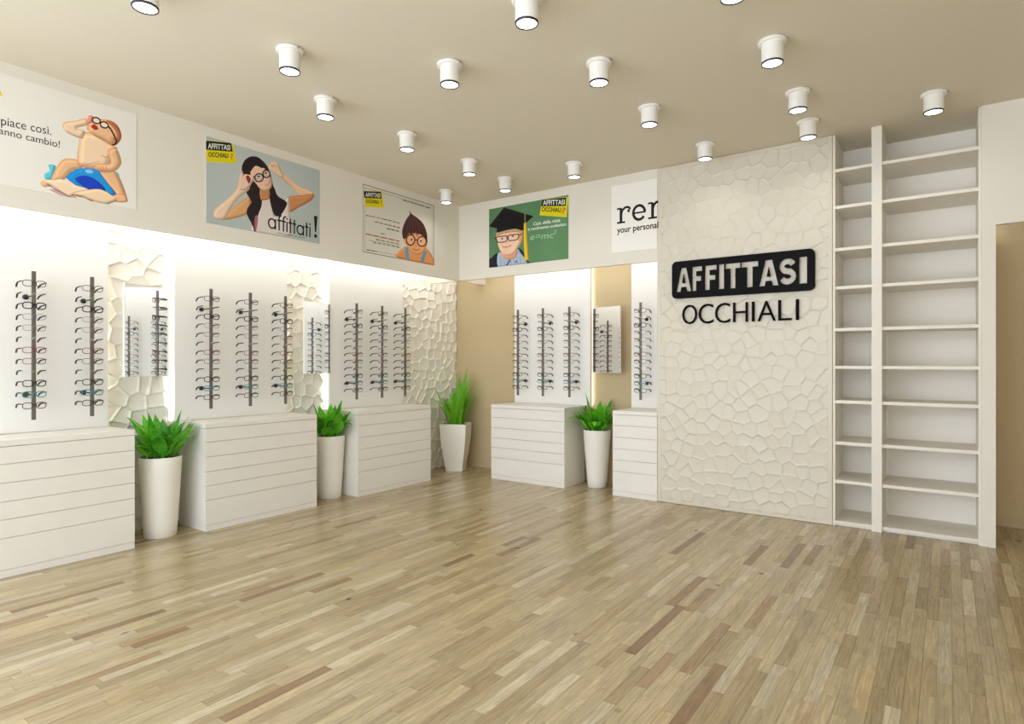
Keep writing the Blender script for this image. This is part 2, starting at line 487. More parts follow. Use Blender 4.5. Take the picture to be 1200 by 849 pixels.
# ------------------------------------------------------------------ drawer cabinets
CT = 0.858
LV = [0.821, 0.710, 0.592, 0.475, 0.363, 0.246, 0.047]
def cabinet(w, d, label, loc, rotz, drawers=True):
    """local: front on +x, runs along +y"""
    t = thing('drawer_cabinet', label, 'cabinet', loc, 'white drawer cabinets', rotz)
    b = MB()
    b.box((-d, 0, 0), (-.0305, .018, LV[0] - .002)); b.box((-d, w - .018, 0), (-.0305, w, LV[0] - .002)); b.box((-.0305, 0, .047), (-.0205, .018, LV[0] - .002)); b.box((-.0305, w - .018, .047), (-.0205, w, LV[0] - .002))
    b.box((-d, .018, .03), (-d + .012, w - .018, LV[0] - .004)); b.box((-d + .012, .018, .03), (-.0305, w - .018, .045))
    b.build('carcass', M['carcass'], t)
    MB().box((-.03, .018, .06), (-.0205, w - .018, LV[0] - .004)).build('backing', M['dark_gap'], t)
    MB().box((-d, 0, LV[0]), (0, w, CT)).build('worktop', M['carcass'], t, bevel=.0015)
    MB().box((-.03, .001, 0), (-.001, w - .001, .0455)).build('plinth', M['carcass'], t)
    for k in range(6):
        MB().box((-.02, .0005, LV[k+1] + (.0014 if k < 5 else .0006)), (0, w - .0005, LV[k] - (.0032 if k == 0 else .0014))).build('drawer', M['carcass'], t, bevel=.0007)
    return t
cabinet(1.06, .418, 'white drawer cabinet under the baby poster, cut by the picture edge', (XF, .963, 0), 0)
cabinet(1.055, .418, 'white drawer cabinet between the two round planters along the side wall', (XF, 2.54, 0), 0)
cabinet(1.06, .418, 'white drawer cabinet under the round-glasses boy poster, before the corner', (XF, 4.08, 0), 0)
cabinet(0.985, .448, 'white drawer cabinet under the graduate boy poster', (-4.318, YF, 0), -PI / 2)
cabinet(0.475, .448, 'narrow white drawer cabinet against the honeycomb sign wall', (-2.768, YF, 0), -PI / 2)
# ------------------------------------------------------------------ mirrors
def mirror_thing(pl, pr, label):
    """pl, pr: screen-left and screen-right vertical edges of the glass; the glass faces local -y"""
    a, b = Vector((pl[0], pl[1])), Vector((pr[0], pr[1]))
    w = (b - a).length
    ang = math.atan2((b - a).y, (b - a).x)
    t = thing('wall_mirror', label, 'mirror', (a.x, a.y, 1.233), 'tilted wall mirrors', ang)
    h = .721
    e = .004
    fr = MB()
    fr.box((0, 0, 0), (e, .012, h)); fr.box((w - e, 0, 0), (w, .012, h))
    fr.box((e, 0, 0), (w - e, .012, e)); fr.box((e, 0, h - e), (w - e, .012, h))
    fr.box((e, .008, e), (w - e, .022, h - e))
    fr.build('frame', M['white'], t)
    MB().box((e, .003, e), (w - e, .0075, h - e)).build('glass', M['mirror'], t)
    # hinged bracket holding the glass off the wall
    return t, w
t, w = mirror_thing((-5.081, 2.07), (-5.255, 2.50), 'tilted rectangular wall mirror nearest the baby poster, before honeycomb relief')
MB().box((w - .17, .0125, .33), (w - .13, .075, .39)).build('bracket', M['steel'], t)
t, w = mirror_thing((-5.136, 3.701), (-5.203, 4.068), 'tilted rectangular wall mirror between the young woman and round-glasses boy posters')
MB().box((w - .15, .0125, .33), (w - .11, .10, .39)).build('bracket', M['steel'], t)
t, w = mirror_thing((-3.235, 6.085), (-2.85, 5.985), 'tilted rectangular wall mirror on the tan wall above the tapered planter')
MB().box((.10, .0125, .33), (.14, .085, .39)).build('bracket', M['steel'], t)

# ------------------------------------------------------------------ eyewear rods and spectacles
ROW0, ROWD = 1.885, 0.0752
STY = [  # name, rim colour, rim radius, lens half-size, kind
    ('thin dark brown rimmed', lin(66, 50, 44), .0013, (.0275, .0205), 'rim'),
    ('rimless silver-bridged', lin(205, 203, 200), .0008, (.0265, .0175), 'rimless'),
    ('black full-rim', lin(18, 17, 19), .0021, (.0275, .0215), 'rim'),
    ('thin grey wire-rimmed', lin(128, 128, 138), .0010, (.0270, .0190), 'rim'),
    ('thin taupe wire-rimmed', lin(150, 132, 116), .0010, (.0270, .0190), 'rim'),
    ('rimless white-padded', lin(235, 234, 232), .0008, (.0265, .0170), 'rimless'),
    ('red-rimmed', lin(140, 50, 60), .0014, (.0280, .0200), 'rim'),
    ('grey-brown rimmed', lin(118, 104, 98), .0013, (.0275, .0195), 'rim'),
    ('rimless yellow-green bridged', lin(172, 178, 72), .0009, (.0265, .0170), 'rimless'),
    ('black oval-rimmed', lin(36, 30, 34), .0018, (.0275, .0210), 'rim'),
    ('teal-rimmed', lin(50, 140, 150), .0016, (.0280, .0200), 'rim'),
    ('dark maroon-brown rimmed', lin(70, 46, 44), .0016, (.0280, .0205), 'rim')]
M['temple'] = mat('dark_temple_plastic', lin(22, 20, 20), 0.45)
def spectacles(k):
    """local: front looks along +x, width along y, origin at the bridge"""
    nm, colr, rr, (a, b), kind = STY[k]
    t = thing('eyeglasses', nm, 'eyeglasses', (0, 0, 0), 'eyeglasses on the display rods')
    fm = mat('frame_' + nm.replace(' ', '_').replace('-', '_'), colr, 0.35)
    cx = a + .0095
    n = 22
    rr = rr * 1.75
    fr = MB()
    def rim(s, kx=1.0):
        pts = []
        for i in range(n):
            an = 2 * PI * i / n
            c, q = math.cos(an), math.sin(an)
            e = 0.74
            y = a * math.copysign(abs(c) ** e, c); z = b * math.copysign(abs(q) ** e, q)
            pts.append((-0.0035 * ((y + s * cx) / .07) ** 2, s * cx + y * kx, z * kx - .003))
        return pts
    if kind == 'rim':
        for s in (-1, 1): 
            P = [Vector(p) for p in rim(s)]
            fr.tube([(p.z, p.x, p.y) for p in P], rr, 5, True) if False else ring(fr, P, rr)
    fr.tube([(0, -.0105, .004), (.003, 0, .0075), (0, .0105, .004)], max(rr, .0012), 5)
    for s in (-1, 1):
        fr.tube([(-.002, s * .0085, .000), (-.009, s * .0065, -.006), (-.010, s * .0075, -.013)], .0013, 4)
        fr.tube([(-.002, s * (cx + a * .96), .007), (-.004, s * (cx + a + .004), .009), (-.009, s * (cx + a + .0055), .009)], max(rr, .0012), 5)
    fr.build('front_frame', fm, t)
    for s in (-1, 1):
        P = rim(s, .97)
        c = (sum(p[0] for p in P) / n, s * cx, -.003)
        MB().add(P + [c], [(i, (i + 1) % n, n) if s > 0 else (i, (i + 1) % n, n) for i in range(n)], True).build('lens', M['clear'], t)
        hy = s * (cx + a + .0055)
        MB().tube([(-.009, hy, .009), (-.055, hy, .008), (-.095, s * (cx + a + .003), .005), (-.118, s * (cx + a), -.004), (-.138, s * (cx + a - .003), -.019)],
                  [.0036, .0043, .0052, .0062, .0057], 5, flat=1.0).build('temple', M['temple'], t)
    return t
def ring(mb, P, r, n=5):
    """closed tube around a loop lying roughly in the y-z plane"""
    N = len(P); c = sum(P, Vector()) / N; vs = []
    for i, p in enumerate(P):
        t = (P[(i+1) % N] - P[i-1]).normalized()
        e1 = Vector((1, 0, 0)); e2 = t.cross(e1).normalized()
        for k in range(n):
            an = 2 * PI * k / n
            vs.append(p + e1 * (r * 1.2 * math.cos(an)) + e2 * (r * math.sin(an)))
    fs = []
    for i in range(N):
        j = (i + 1) % N
        for k in range(n):
            l = (k + 1) % n
            fs.append((i*n+k, i*n+l, j*n+l, j*n+k))
    mb.add(vs, fs, True)

RODD = 0.165      # rod stands off its board
def make_rod():
    t = thing('eyewear_rod', 'rod', 'display rod', (0, 0, 0), 'eyewear rods')
    MB().box((-.010, -.0115, .957), (.004, .0115, 1.967)).build('rod', M['rod'], t)
    for k in range(12):
        z = ROW0 - k * ROWD
        MB().tube([(.004, 0, z - .004), (.010, -.004, z - .005), (.013, -.004, z + .001)], .0016, 4).build('peg', M['rod'], t)
    for k in (1, 10):
        z = ROW0 - k * ROWD - .008
        m = MB().cyl((-RODD + .012, 0, z), (-.010, 0, z), .0045, 8)
        o = m.build('arm', M['mount'], t)
        MB().cyl((-RODD - .0003, 0, z), (-RODD + .012, 0, z), .018, 16).build('mounting_disc', M['mount'], o)
    return t
ORD = ['topmost', 'second from top', 'third from top', 'fourth from top', 'fifth from top', 'sixth from top', 'sixth from bottom', 'fifth from bottom', 'fourth from bottom', 'third from bottom', 'second from bottom', 'lowest']
rods = [((XP + RODD, 1.497, 0), 0, 'first rod under the baby poster'), ((XP + RODD, 1.845, 0), 0, 'rod beside the first mirror'),
        ((XP + RODD, 2.725, 0), 0, 'first rod under the young woman'), ((XP + RODD, 3.082, 0), 0, 'middle rod under the young woman'), ((XP + RODD, 3.437, 0), 0, 'third rod under the young woman'),
        ((XP + RODD, 4.285, 0), 0, 'first rod under round-glasses boy'), ((XP + RODD, 4.640, 0), 0, 'middle rod under round-glasses boy'), ((XP + RODD, 4.990, 0), 0, 'third rod under round-glasses boy'),
        ((-4.140, YP - RODD, 0), -PI/2, 'first rod under the graduate'), ((-3.790, YP - RODD, 0), -PI/2, 'middle rod under the graduate'), ((-3.440, YP - RODD, 0), -PI/2, 'third rod under the graduate'),
        ((-2.590, YP - RODD, 0), -PI/2, 'rod beside the sign wall')]
rod0 = make_rod()
specs0 = [spectacles(k) for k in range(12)]
for r, (loc, rz, ph) in enumerate(rods):
    lab = 'grey vertical eyewear display rod, the ' + ph
    if r == 0:
        rod0.location = loc; rod0.rotation_euler = (0, 0, rz); rod0['label'] = lab
    else:
        dup(rod0, loc, rz, lab)
    for k in range(12):
        l2 = STY[k][0] + ' eyeglasses, ' + ORD[k] + ' on ' + ph
        d = Vector((math.cos(rz), math.sin(rz), 0)) * .012
        p = (loc[0] + d.x, loc[1] + d.y, ROW0 - k * ROWD)
        if r == 0:
            g = specs0[k]; g.location = p; g.rotation_euler = (0, 0, rz); g['label'] = l2
        else:
            dup(specs0[k], p, rz, l2)

# ------------------------------------------------------------------ planters
def leaf_mesh(name, L, wd, bend, fold=.25, n=7, strap=False):
    """leaf growing up from the origin and arching towards +x"""
    V, F = [], []
    x = z = 0.0; an = 0.0
    for i in range(n + 1):
        s = i / n
        if strap: wv = wd * (0.75 + .25 * math.sin(s * PI)) * (1 if s < .55 else max(.02, 1 - ((s - .55) / .45) ** 1.6))
        else: wv = wd * max(.03, math.sin(min(1, s * 1.02) ** .85 * PI) ** .9) if s > .16 else wd * (.10 + .5 * s)
        an = bend * s ** 1.5
        if i: x += L / n * math.sin(an); z += L / n * math.cos(an)
        V += [(x - fold * wv * math.cos(an) * -1, -wv, z + fold * wv * -math.sin(an) * -1 * -1), (x, 0, z), (x + fold * wv * math.cos(an), wv, z - fold * wv * math.sin(an))]
    for i in range(n):
        a = 3 * i
        F += [(a, a+1, a+4, a+3), (a+1, a+2, a+5, a+4)]
    me = bpy.data.meshes.new(name); me.from_pydata(V, [], F)
    me.polygons.foreach_set('use_smooth', [True] * len(F)); me.update()
    return me
leafs = [leaf_mesh('leaf', 1.0, w_, b_) for (w_, b_) in ((.115, .55), (.13, .95), (.14, 1.35), (.12, .3), (.15, 1.8))]
straps = [leaf_mesh('strap_leaf', 1.0, w_, b_, .22, 9, True) for (w_, b_) in ((.056, .15), (.062, .4), (.060, .75), (.052, 1.1))]
for me in leafs: me.materials.append(M['leaf'])
for me in straps: me.materials.append(M['strap_leaf'])
def add_leaf(me, name, t, x, y, z, az, lean, L, wk=1.0, lim=None, turn=0.0):
    """lim = free space (x0, x1, y0, y1) around the pot: a leaf that would touch a wall or cabinet grows steeper instead"""
    for k in range(14):
        Rm = Matrix.Rotation(az, 3, 'Z') @ Matrix.Rotation(lean, 3, 'Y')
        if lim is None: break
        P = [Matrix.Rotation(turn, 3, 'Z') @ (Rm @ Vector((v.co.x * L, v.co.y * L * wk, v.co.z * L)) + Vector((x, y, 0))) for v in me.vertices]
        if all(lim[0] < p.x < lim[1] and lim[2] < p.y < lim[3] for p in P): break
        lean = lean * .6 - .03; L *= .96
        if k > 5: az += .9
    o = bpy.data.objects.new(name, me); COL.objects.link(o); o.parent = t
    o.location = (x, y, z)
    o.rotation_euler = Rm.to_euler()
    o.scale = (L, L * wk, L)
def round_planter(loc, label, seed, r0=.113, r1=.150, h=.617, nl=40, spread=1.0, lim=(-.2, .4, -.2, .2)):
    t = thing('potted_plant', label, 'planter', loc, 'round planters with leafy plants')
    p = [(r0 - .004, 0), (r0, .004)]
    for i in range(1, 9):
        s = i / 8
        p.append((r0 + (r1 - r0) * (s ** .9), .004 + (h - .004) * s))
    p += [(r1 - .002, h + .002), (r1 - .010, h), (r1 - .013, h - .02), (r1 - .016, h - .06)]
    MB().lathe(p, 40, caps=(True, False)).build('pot', M['pot'], t)
    MB().lathe([(r1 - .0165, h - .022), (r1 * .6, h - .010), (.01, h - .006)], 24, caps=(False, True)).build('soil', M['soil'], t)
    g = random.Random(seed)
    for i in range(nl):
        q = math.sqrt(g.random()); az = g.uniform(0, 2 * PI)
        x, y = q * (r1 - .035) * math.cos(az), q * (r1 - .035) * math.sin(az)
        L = g.uniform(.24, .36) if q > .6 else g.uniform(.33, .43)
        me = leafs[g.choice((0, 1, 1, 2, 3, 3) if q < .6 else (1, 1, 2, 4, 0))]
        add_leaf(me, 'leaf', t, x, y, h - .02, az + g.uniform(-.7, .7), spread * (g.uniform(-.08, .22) + .30 * q), L * g.uniform(.9, 1.06), g.uniform(.9, 1.3), lim)
    return t
round_planter((-4.985, 2.285, 0), 'tall round white planter of leafy greens beside the cabinet under baby poster', 3, lim=(-.28, .4, -.255, .25))
round_planter((-5.03, 3.915, 0), 'round white planter half hidden behind the cabinet under young woman poster', 8, lim=(-.24, .4, -.30, .16))
round_planter((-3.095, 5.93, 0), 'round tapered white planter before the tan wall, under the tilted mirror', 15, r0=.100, r1=.15, lim=(-.23, .31, -.5, .20))
def square_planter(loc, rotz, label):
    t = thing('potted_plant', label, 'planter', loc, None, rotz)
    b, w, h = .205 / 2, .325 / 2, .585
    mb = MB()
    def loop(s, z): return [(-s, -s, z), (s, -s, z), (s, s, z), (-s, s, z)]
    lv = [(b, 0)] + [(b + (w - b) * math.sin(k / 6 * PI / 2) ** 1.1, h * k / 6) for k in range(1, 7)] + [(w - .012, h), (w - .022, h - .05)]
    vs, fs = [], []
    for s, z in lv: vs += loop(s, z)
    for k in range(len(lv) - 1):
        for i in range(4):
            j = (i + 1) % 4
            fs.append((k*4+i, k*4+j, (k+1)*4+j, (k+1)*4+i))
    fs.append((3, 2, 1, 0))
    mb.add(vs, fs); mb.build('pot', M['pot'], t)
    MB().box((-w + .020, -w + .020, h - .06), (w - .020, w - .020, h - .022)).build('soil', M['soil'], t)
    g = random.Random(5)
    slim = (-.255, .6, -.6, .32)
    for i in range(25):
        q = math.sqrt(g.random()); az = g.uniform(0, 2 * PI)
        x, y = q * .125 * math.cos(az), q * .125 * math.sin(az)
        L = g.uniform(.36, .56) if q > .6 else g.uniform(.46, .70)
        add_leaf(straps[g.choice((0, 0, 1, 1, 2) if q < .7 else (1, 2, 2, 3))], 'strap_leaf', t, x, y, h - .025, az + g.uniform(-.5, .5), .08 + .42 * q * g.uniform(.4, 1.3), L * 1.1, g.uniform(.9, 1.25), slim, rotz)
    return t
square_planter((-5.01, 5.82, 0), YAW - .16, 'square tapered white planter with long strap leaves in the room corner')

# ------------------------------------------------------------------ shelving
SH = [0.030, 0.366, 0.682, 1.022, 1.306, 1.616, 1.960, 2.276, 2.624, 2.928]
t = thing('shelving_unit', 'tall built-in ivory shelving in two bays beside the honeycomb sign wall', 'shelves', (-0.775, YF, 0))
X0 = 0.775
def shb(a, b, name, m): return MB().box((a[0] + X0, a[1] - YF, a[2]), (b[0] + X0, b[1] - YF, b[2])).build(name, m, t)
shb((-.774, YB - .012, 0), (-.496, YB, CEIL - .002), 'back_panel', M['shelfback'])
shb((-.424, YB - .012, 0), (.199, YB, CEIL - .002), 'back_panel', M['shelfback'])
shb((-.774, YF + .012, 0), (-.758, YB - .013, CEIL - .002), 'side_panel', M['shelfback'])
shb((-.495, YF - .006, 0), (-.425, YB, CEIL - .002), 'upright', M['shelf'])
shb((.183, YF + .012, 0), (.199, YB - .013, CEIL - .002), 'side_panel', M['shelf'])
for z in SH:
    shb((-.757, YF + .014, z - .0125), (-.4955, YB - .0125, z + .0125), 'shelf', M['shelf'])
    shb((-.4245, YF + .014, z - .0125), (.1825, YB - .0125, z + .0125), 'shelf', M['shelf'])
shb((-.757, YF + .04, 0), (-.4955, YF + .055, .017), 'plinth', M['shelfback'])
shb((-.4245, YF + .04, 0), (.1825, YF + .055, .017), 'plinth', M['shelfback'])

# ------------------------------------------------------------------ ceiling spotlights
LZ = 0.135
def spotlight(loc, label):
    t = thing('ceiling_spotlight', label, 'spotlight', loc, 'ceiling spotlights')
    MB().lathe([(.066, -.020), (.078, -.018), (.080, -.012), (.080, -.001)], 32).build('mounting_plate', M['lamp'], t)
    MB().lathe([(.058, -LZ + .004), (.060, -LZ + .010), (.060, -.0202)], 32, caps=(False, False)).build('housing', M['lamp'], t)
    MB().lathe([(.053, -LZ + .004), (.0535, -LZ - .001), (.0595, -LZ - .001), (.0605, -LZ + .0035), (.0605, -LZ + .009)], 32, caps=(False, False)).build('ring', M['lamp_ring'], t)
    MB().lathe([(.0535, -LZ + .004), (.0535, -LZ + .006)], 32).build('lens', M['lens'], t)
    MB().cyl((.079, 0, -.010), (.086, 0, -.010), .006, 10).build('screw', M['steel'], t)
    li = bpy.data.lights.new('bulb', 'AREA'); li.shape = 'DISK'; li.size = .10; li.energy = LAMP_W; li.color = WARM; li.spread = math.radians(150)
    lo = bpy.data.objects.new('bulb', li); COL.objects.link(lo); lo.parent = t; lo.location = (0, 0, -LZ - .004)
    return t
lamps = [((-3.215, 1.402), 'white ceiling spotlight nearest the long poster wall, cut by the picture top'),
         ((-3.215, 2.214), 'white ceiling spotlight above the young woman poster, second from the nearest'),
         ((-3.610, 2.776), 'white ceiling spotlight above the young woman poster, third along its row'),
         ((-3.614, 3.586), 'white ceiling spotlight between young woman and round-glasses boy posters'),
         ((-3.620, 4.396), 'white ceiling spotlight just left of the pair above the graduate poster'),
         ((-3.666, 5.024), 'white ceiling spotlight above the graduate poster'),
         ((-4.466, 5.027), 'white ceiling spotlight in the corner by the round-glasses boy poster'),
         ((-1.765, 2.607), 'large bright white ceiling spotlight at the picture top middle'),
         ((-2.549, 2.902), 'white ceiling spotlight in the ceiling middle, alone in its row'),
         ((-1.774, 3.425), 'white ceiling spotlight behind the large bright one, ceiling middle'),
         ((-1.786, 4.245), 'white ceiling spotlight third in the middle row before the sign wall'),
         ((-2.865, 5.030), 'white ceiling spotlight over the edge of the graduate poster'),
         ((-1.699, 5.236), 'white ceiling spotlight against the sign wall, above the sign board'),
         ((-0.836, 2.994), 'white ceiling spotlight almost cut off at the picture top edge'),
         ((-0.834, 3.787), 'large white ceiling spotlight second in the row towards the shelves'),
         ((-0.846, 4.597), 'white ceiling spotlight third in the row towards the shelves'),
         ((-0.884, 5.203), 'white ceiling spotlight at the sign wall corner beside the shelves'),
         ((-0.081, 5.177), 'white ceiling spotlight in front of the wide shelving bay')]
lamp0 = None
for (x, y), lab in lamps:
    if lamp0 is None: lamp0 = spotlight((x, y, CEIL), lab)
    else: dup(lamp0, (x, y, CEIL), 0, lab)

# ------------------------------------------------------------------ flat lettering and prints
def left_frame(x, y0, z0): return Matrix(((0, 0, 1, x), (1, 0, 0, y0), (0, 1, 0, z0), (0, 0, 0, 1)))
def back_frame(y, x0, z0): return Matrix(((1, 0, 0, x0), (0, 0, -1, y), (0, 1, 0, z0), (0, 0, 0, 1)))

def text_polys(body, bold=0.0, spacing=1.0):
    cu = bpy.data.curves.new('txt', 'FONT'); cu.body = body; cu.size = 1; cu.offset = bold; cu.space_character = spacing
    cu.resolution_u = 4
    o = bpy.data.objects.new('txt', cu); COL.objects.link(o)
    bpy.context.view_layer.update()
    dg = bpy.context.evaluated_depsgraph_get()
    me = bpy.data.meshes.new_from_object(o.evaluated_get(dg))
    COL.objects.unlink(o); bpy.data.objects.remove(o); bpy.data.curves.remove(cu)
    return me
def fit_text(body, box, m, parent, depth=.0, z=.0, bold=0.0, shear=0.0, name='lettering', spacing=1.0, cut=None, thick=0.0, slope=0.0):
    """text mesh stretched into box=(u0,v0,u1,v1) of the parent's local plane"""
    if ' ' in body:
        bb = lambda t_: (lambda q: (q[:, 0].min(), q[:, 1].min(), q[:, 0].max(), q[:, 1].max()))(np.array([v.co[:] for v in text_polys(t_, bold, spacing).vertices]))
        F0 = bb(body); kx = (box[2] - box[0]) / (F0[2] - F0[0]); ky = (box[3] - box[1]) / (F0[3] - F0[1])
        pre = ''
        for wd_ in body.split(' '):
            pre = (pre + ' ' + wd_).strip()
            wb, pb = bb(wd_), bb(pre)
            r_ = box[0] + (pb[2] - F0[0]) * kx; l_ = r_ - (wb[2] - wb[0]) * kx
            dy = slope * (l_ - box[0])
            o = fit_text(wd_, (l_, box[1] + (wb[1] - F0[1]) * ky + dy, r_, box[1] + (wb[3] - F0[1]) * ky + dy), m, parent, depth, z, bold, shear, name, spacing, cut, thick, slope)
        return o
    me = text_polys(body, bold, spacing)
    n = len(me.vertices); co = np.empty(n * 3); me.vertices.foreach_get('co', co); co = co.reshape(-1, 3)
    mn, mx = co.min(0), co.max(0)
    u0, v0, u1, v1 = box
    u = (co[:, 0] - mn[0]) / (mx[0] - mn[0]); v = (co[:, 1] - mn[1]) / max(1e-6, mx[1] - mn[1])
    co[:, 0] = u0 + (u1 - u0) * u + shear * (v1 - v0) * v
    co[:, 1] = v0 + (v1 - v0) * v + slope * (co[:, 0] - u0)
    co[:, 2] = z
    me.vertices.foreach_set('co', co.ravel()); me.update()
    if thick or cut is not None:
        bm = bmesh.new(); bm.from_mesh(me)
        if cut is not None:
            bmesh.ops.bisect_plane(bm, geom=bm.verts[:] + bm.edges[:] + bm.faces[:], plane_co=(cut, 0, 0), plane_no=(1, 0, 0), clear_outer=True)
        if thick:
            r = bmesh.ops.extrude_face_region(bm, geom=bm.faces[:])
            for vv in [g for g in r['geom'] if isinstance(g, bmesh.types.BMVert)]: vv.co.z += thick
            bmesh.ops.recalc_face_normals(bm, faces=bm.faces[:])
        bm.to_mesh(me); bm.free()
    me.name = name
    me.materials.clear(); me.materials.append(m)
    return put(name, me, None, parent)

def smooth_loop(pts, n=6):
    P = np.array(pts, float); N = len(P); out = []
    for i in range(N):
        a, b, c, d = P[i-1], P[i], P[(i+1) % N], P[(i+2) % N]
        for k in range(n):
            t_ = k / n
            out.append(.5 * ((2*b) + (c-a)*t_ + (2*a-5*b+4*c-d)*t_**2 + (3*b-a-3*c+d)*t_**3))
    return np.array(out)

def unproject_left(px, py, X):
    c, s = math.cos(YAW), math.sin(YAW); r = (px - 600) / FPX; u = (424.5 - py) / FPX
    k = X / (r * c - s); return (r * s + c) * k, EYE + u * k
def unproject_back(px, py, Y):
    c, s = math.cos(YAW), math.sin(YAW); r = (px - 600) / FPX; u = (424.5 - py) / FPX
    k = Y / (r * s + c); return (r * c - s) * k, EYE + u * k

class Print:
    """a flat printed picture: painted into pixels of the poster's own plane (u right, v up, metres)"""
    def __init__(s, name, w, h, bgc, conv, res=520):
        s.name, s.w, s.h, s.conv = name, w, h, conv
        s.k = res / w
        s.W, s.H = int(w * s.k), int(h * s.k)
        s.a = np.empty((s.H, s.W, 3)); s.a[:] = np.array(bgc) / 255
    def uv(s, pts):
        return np.array([s.conv(*p) for p in pts]) * s.k
    def mask(s, P):
        x0, x1 = int(max(0, P[:, 0].min() - 1)), int(min(s.W, P[:, 0].max() + 2))
        y0, y1 = int(max(0, P[:, 1].min() - 1)), int(min(s.H, P[:, 1].max() + 2))
        if x1 <= x0 or y1 <= y0: return None
        X, Y = np.meshgrid(np.arange(x0, x1) + .5, np.arange(y0, y1) + .5)
        ins = np.zeros(X.shape, bool)
        Q = np.roll(P, -1, 0)
        for (ax, ay), (bx, by) in zip(P, Q):
            if ay == by: continue
            cnd = (ay > Y) != (by > Y)
            ins ^= cnd & (X < (bx - ax) * (Y - ay) / (by - ay) + ax)
        return x0, x1, y0, y1, ins
    def poly(s, pts, col, edge=None, rim=0, sm=True, tip=None, soft=0):
        """fill; edge = colour the shape turns towards at its outline over rim px; tip=(col, du, dv) linear blend across the shape"""
        P = s.uv(pts)
        if sm: P = smooth_loop(P, 5)
        r = s.mask(P)
        if r is None: return
        x0, x1, y0, y1, ins = r
        c = np.empty(ins.shape + (3,)); c[:] = np.array(col) / 255
        if tip is not None:
            Y, X = np.mgrid[0:ins.shape[0], 0:ins.shape[1]]
            q = (X / max(1, ins.shape[1] - 1) - .5) * tip[1] + (Y / max(1, ins.shape[0] - 1) - .5) * tip[2] + .5
            q = np.clip(q, 0, 1)[..., None]
            c = c * (1 - q) + np.array(tip[0]) / 255 * q
        m = ins.astype(float)
        if edge is not None and rim:
            b = np.pad(m, rim)
            for _ in range(3):
                for ax in (0, 1):
                    cs = np.cumsum(b, ax); kk = max(1, rim // 2)
                    b = (np.roll(cs, -kk, ax) - np.roll(cs, kk, ax)) / (2 * kk)
            b = b[rim:-rim, rim:-rim]
            q = np.clip((b - .5) / .5, 0, 1)[..., None]
            gy, gx = np.gradient(b)
            sh = np.clip((gx * .8 - gy * .6) * rim * .8, -.14, .09)[..., None]
            q = 1 - (1 - q) * .55
            c = c * q + np.array(edge) / 255 * (1 - q)
            c = np.clip(c * (1 + sh), 0, 1)
        if soft: m = m * soft
        m = m[..., None]
        s.a[y0:y1, x0:x1] = s.a[y0:y1, x0:x1] * (1 - m) + c * m
    def ell(s, cx, cy, rx, ry, col, n=20, rot=0, **k):
        s.poly([(cx + rx*math.cos(a)*math.cos(rot) - ry*math.sin(a)*math.sin(rot), cy + rx*math.cos(a)*math.sin(rot) + ry*math.sin(a)*math.cos(rot)) for a in [2*PI*i/n for i in range(n)]], col, sm=False, **k)
    def line(s, pts, wd, col):
        for a, b in zip(pts[:-1], pts[1:]):
            d = np.array(b, float) - np.array(a, float); L = np.hypot(*d)
            if L < 1e-6: continue
            nrm = np.array([-d[1], d[0]]) / L * wd / 2
            a_, b_ = np.array(a), np.array(b)
            s.poly([a_ + nrm, b_ + nrm, b_ - nrm, a_ - nrm], col, sm=False)
            s.ell(b[0], b[1], wd / 2, wd / 2, col, n=8)
    def oring(s, cx, cy, rx, ry, wd, col, rot=0, n=26):
        pts = [(cx + rx*math.cos(a)*math.cos(rot) - ry*math.sin(a)*math.sin(rot), cy + rx*math.cos(a)*math.sin(rot) + ry*math.sin(a)*math.cos(rot)) for a in [2*PI*i/n for i in range(n+1)]]
        s.line(pts, wd, col)
    def material(s):
        img = bpy.data.images.new(s.name, s.W, s.H)
        px = np.ones((s.H, s.W, 4), np.float32); px[..., :3] = np.clip(s.a, 0, 1)
        img.pixels.foreach_set(px.ravel()); img.update(); img.pack()
        m = bpy.data.materials.new(s.name); m.use_nodes = True
        nt = m.node_tree; p = nt.nodes['Principled BSDF']
        ti = nt.nodes.new('ShaderNodeTexImage'); ti.image = img
        nt.links.new(ti.outputs['Color'], p.inputs['Base Color'])
        p.inputs['Roughness'].default_value = 0.55; p.inputs['Specular IOR Level'].default_value = 0.3
        return m

def poster(frame, pr, label, edge='poster_edge', th=.004):
    w, h = pr.w, pr.h
    me = bpy.data.meshes.new('poster')
    V = [(0,0,0),(w,0,0),(w,h,0),(0,h,0),(0,0,th),(w,0,th),(w,h,th),(0,h,th)]
    me.from_pydata(V, [], [(0,3,2,1),(4,5,6,7),(0,1,5,4),(1,2,6,5),(2,3,7,6),(3,0,4,7)])
    uvl = me.uv_layers.new(name='print')
    for poly in me.polygons:
        for li in poly.loop_indices:
            v = V[me.loops[li].vertex_index]; uvl.data[li].uv = (v[0] / w, v[1] / h)
    me.materials.append(M[edge]); me.materials.append(pr.material())
    me.polygons[1].material_index = 1
    o = put('poster', me); o.matrix_world = frame
    return tag(o, label, 'poster', 'advertising posters on the fascia')

SK, SKD, SKL = (238, 190, 146), (196, 124, 74), (248, 216, 182)
ZB, ZT = 2.457, 3.148
TH = .004
def crop_left(y0, ox, oy, sc):
    def f(cx, cy):
        y, z = unproject_left(ox + cx / sc, oy + cy / sc, XF + TH); return y - y0, z - ZB
    return f
def crop_back(x0, ox, oy, sc):
    def f(cx, cy):
        x, z = unproject_back(ox + cx / sc, oy + cy / sc, YF - TH); return x - x0, z - ZB
    return f
def box_of(conv, pts):
    P = [conv(*p) for p in pts]
    return P

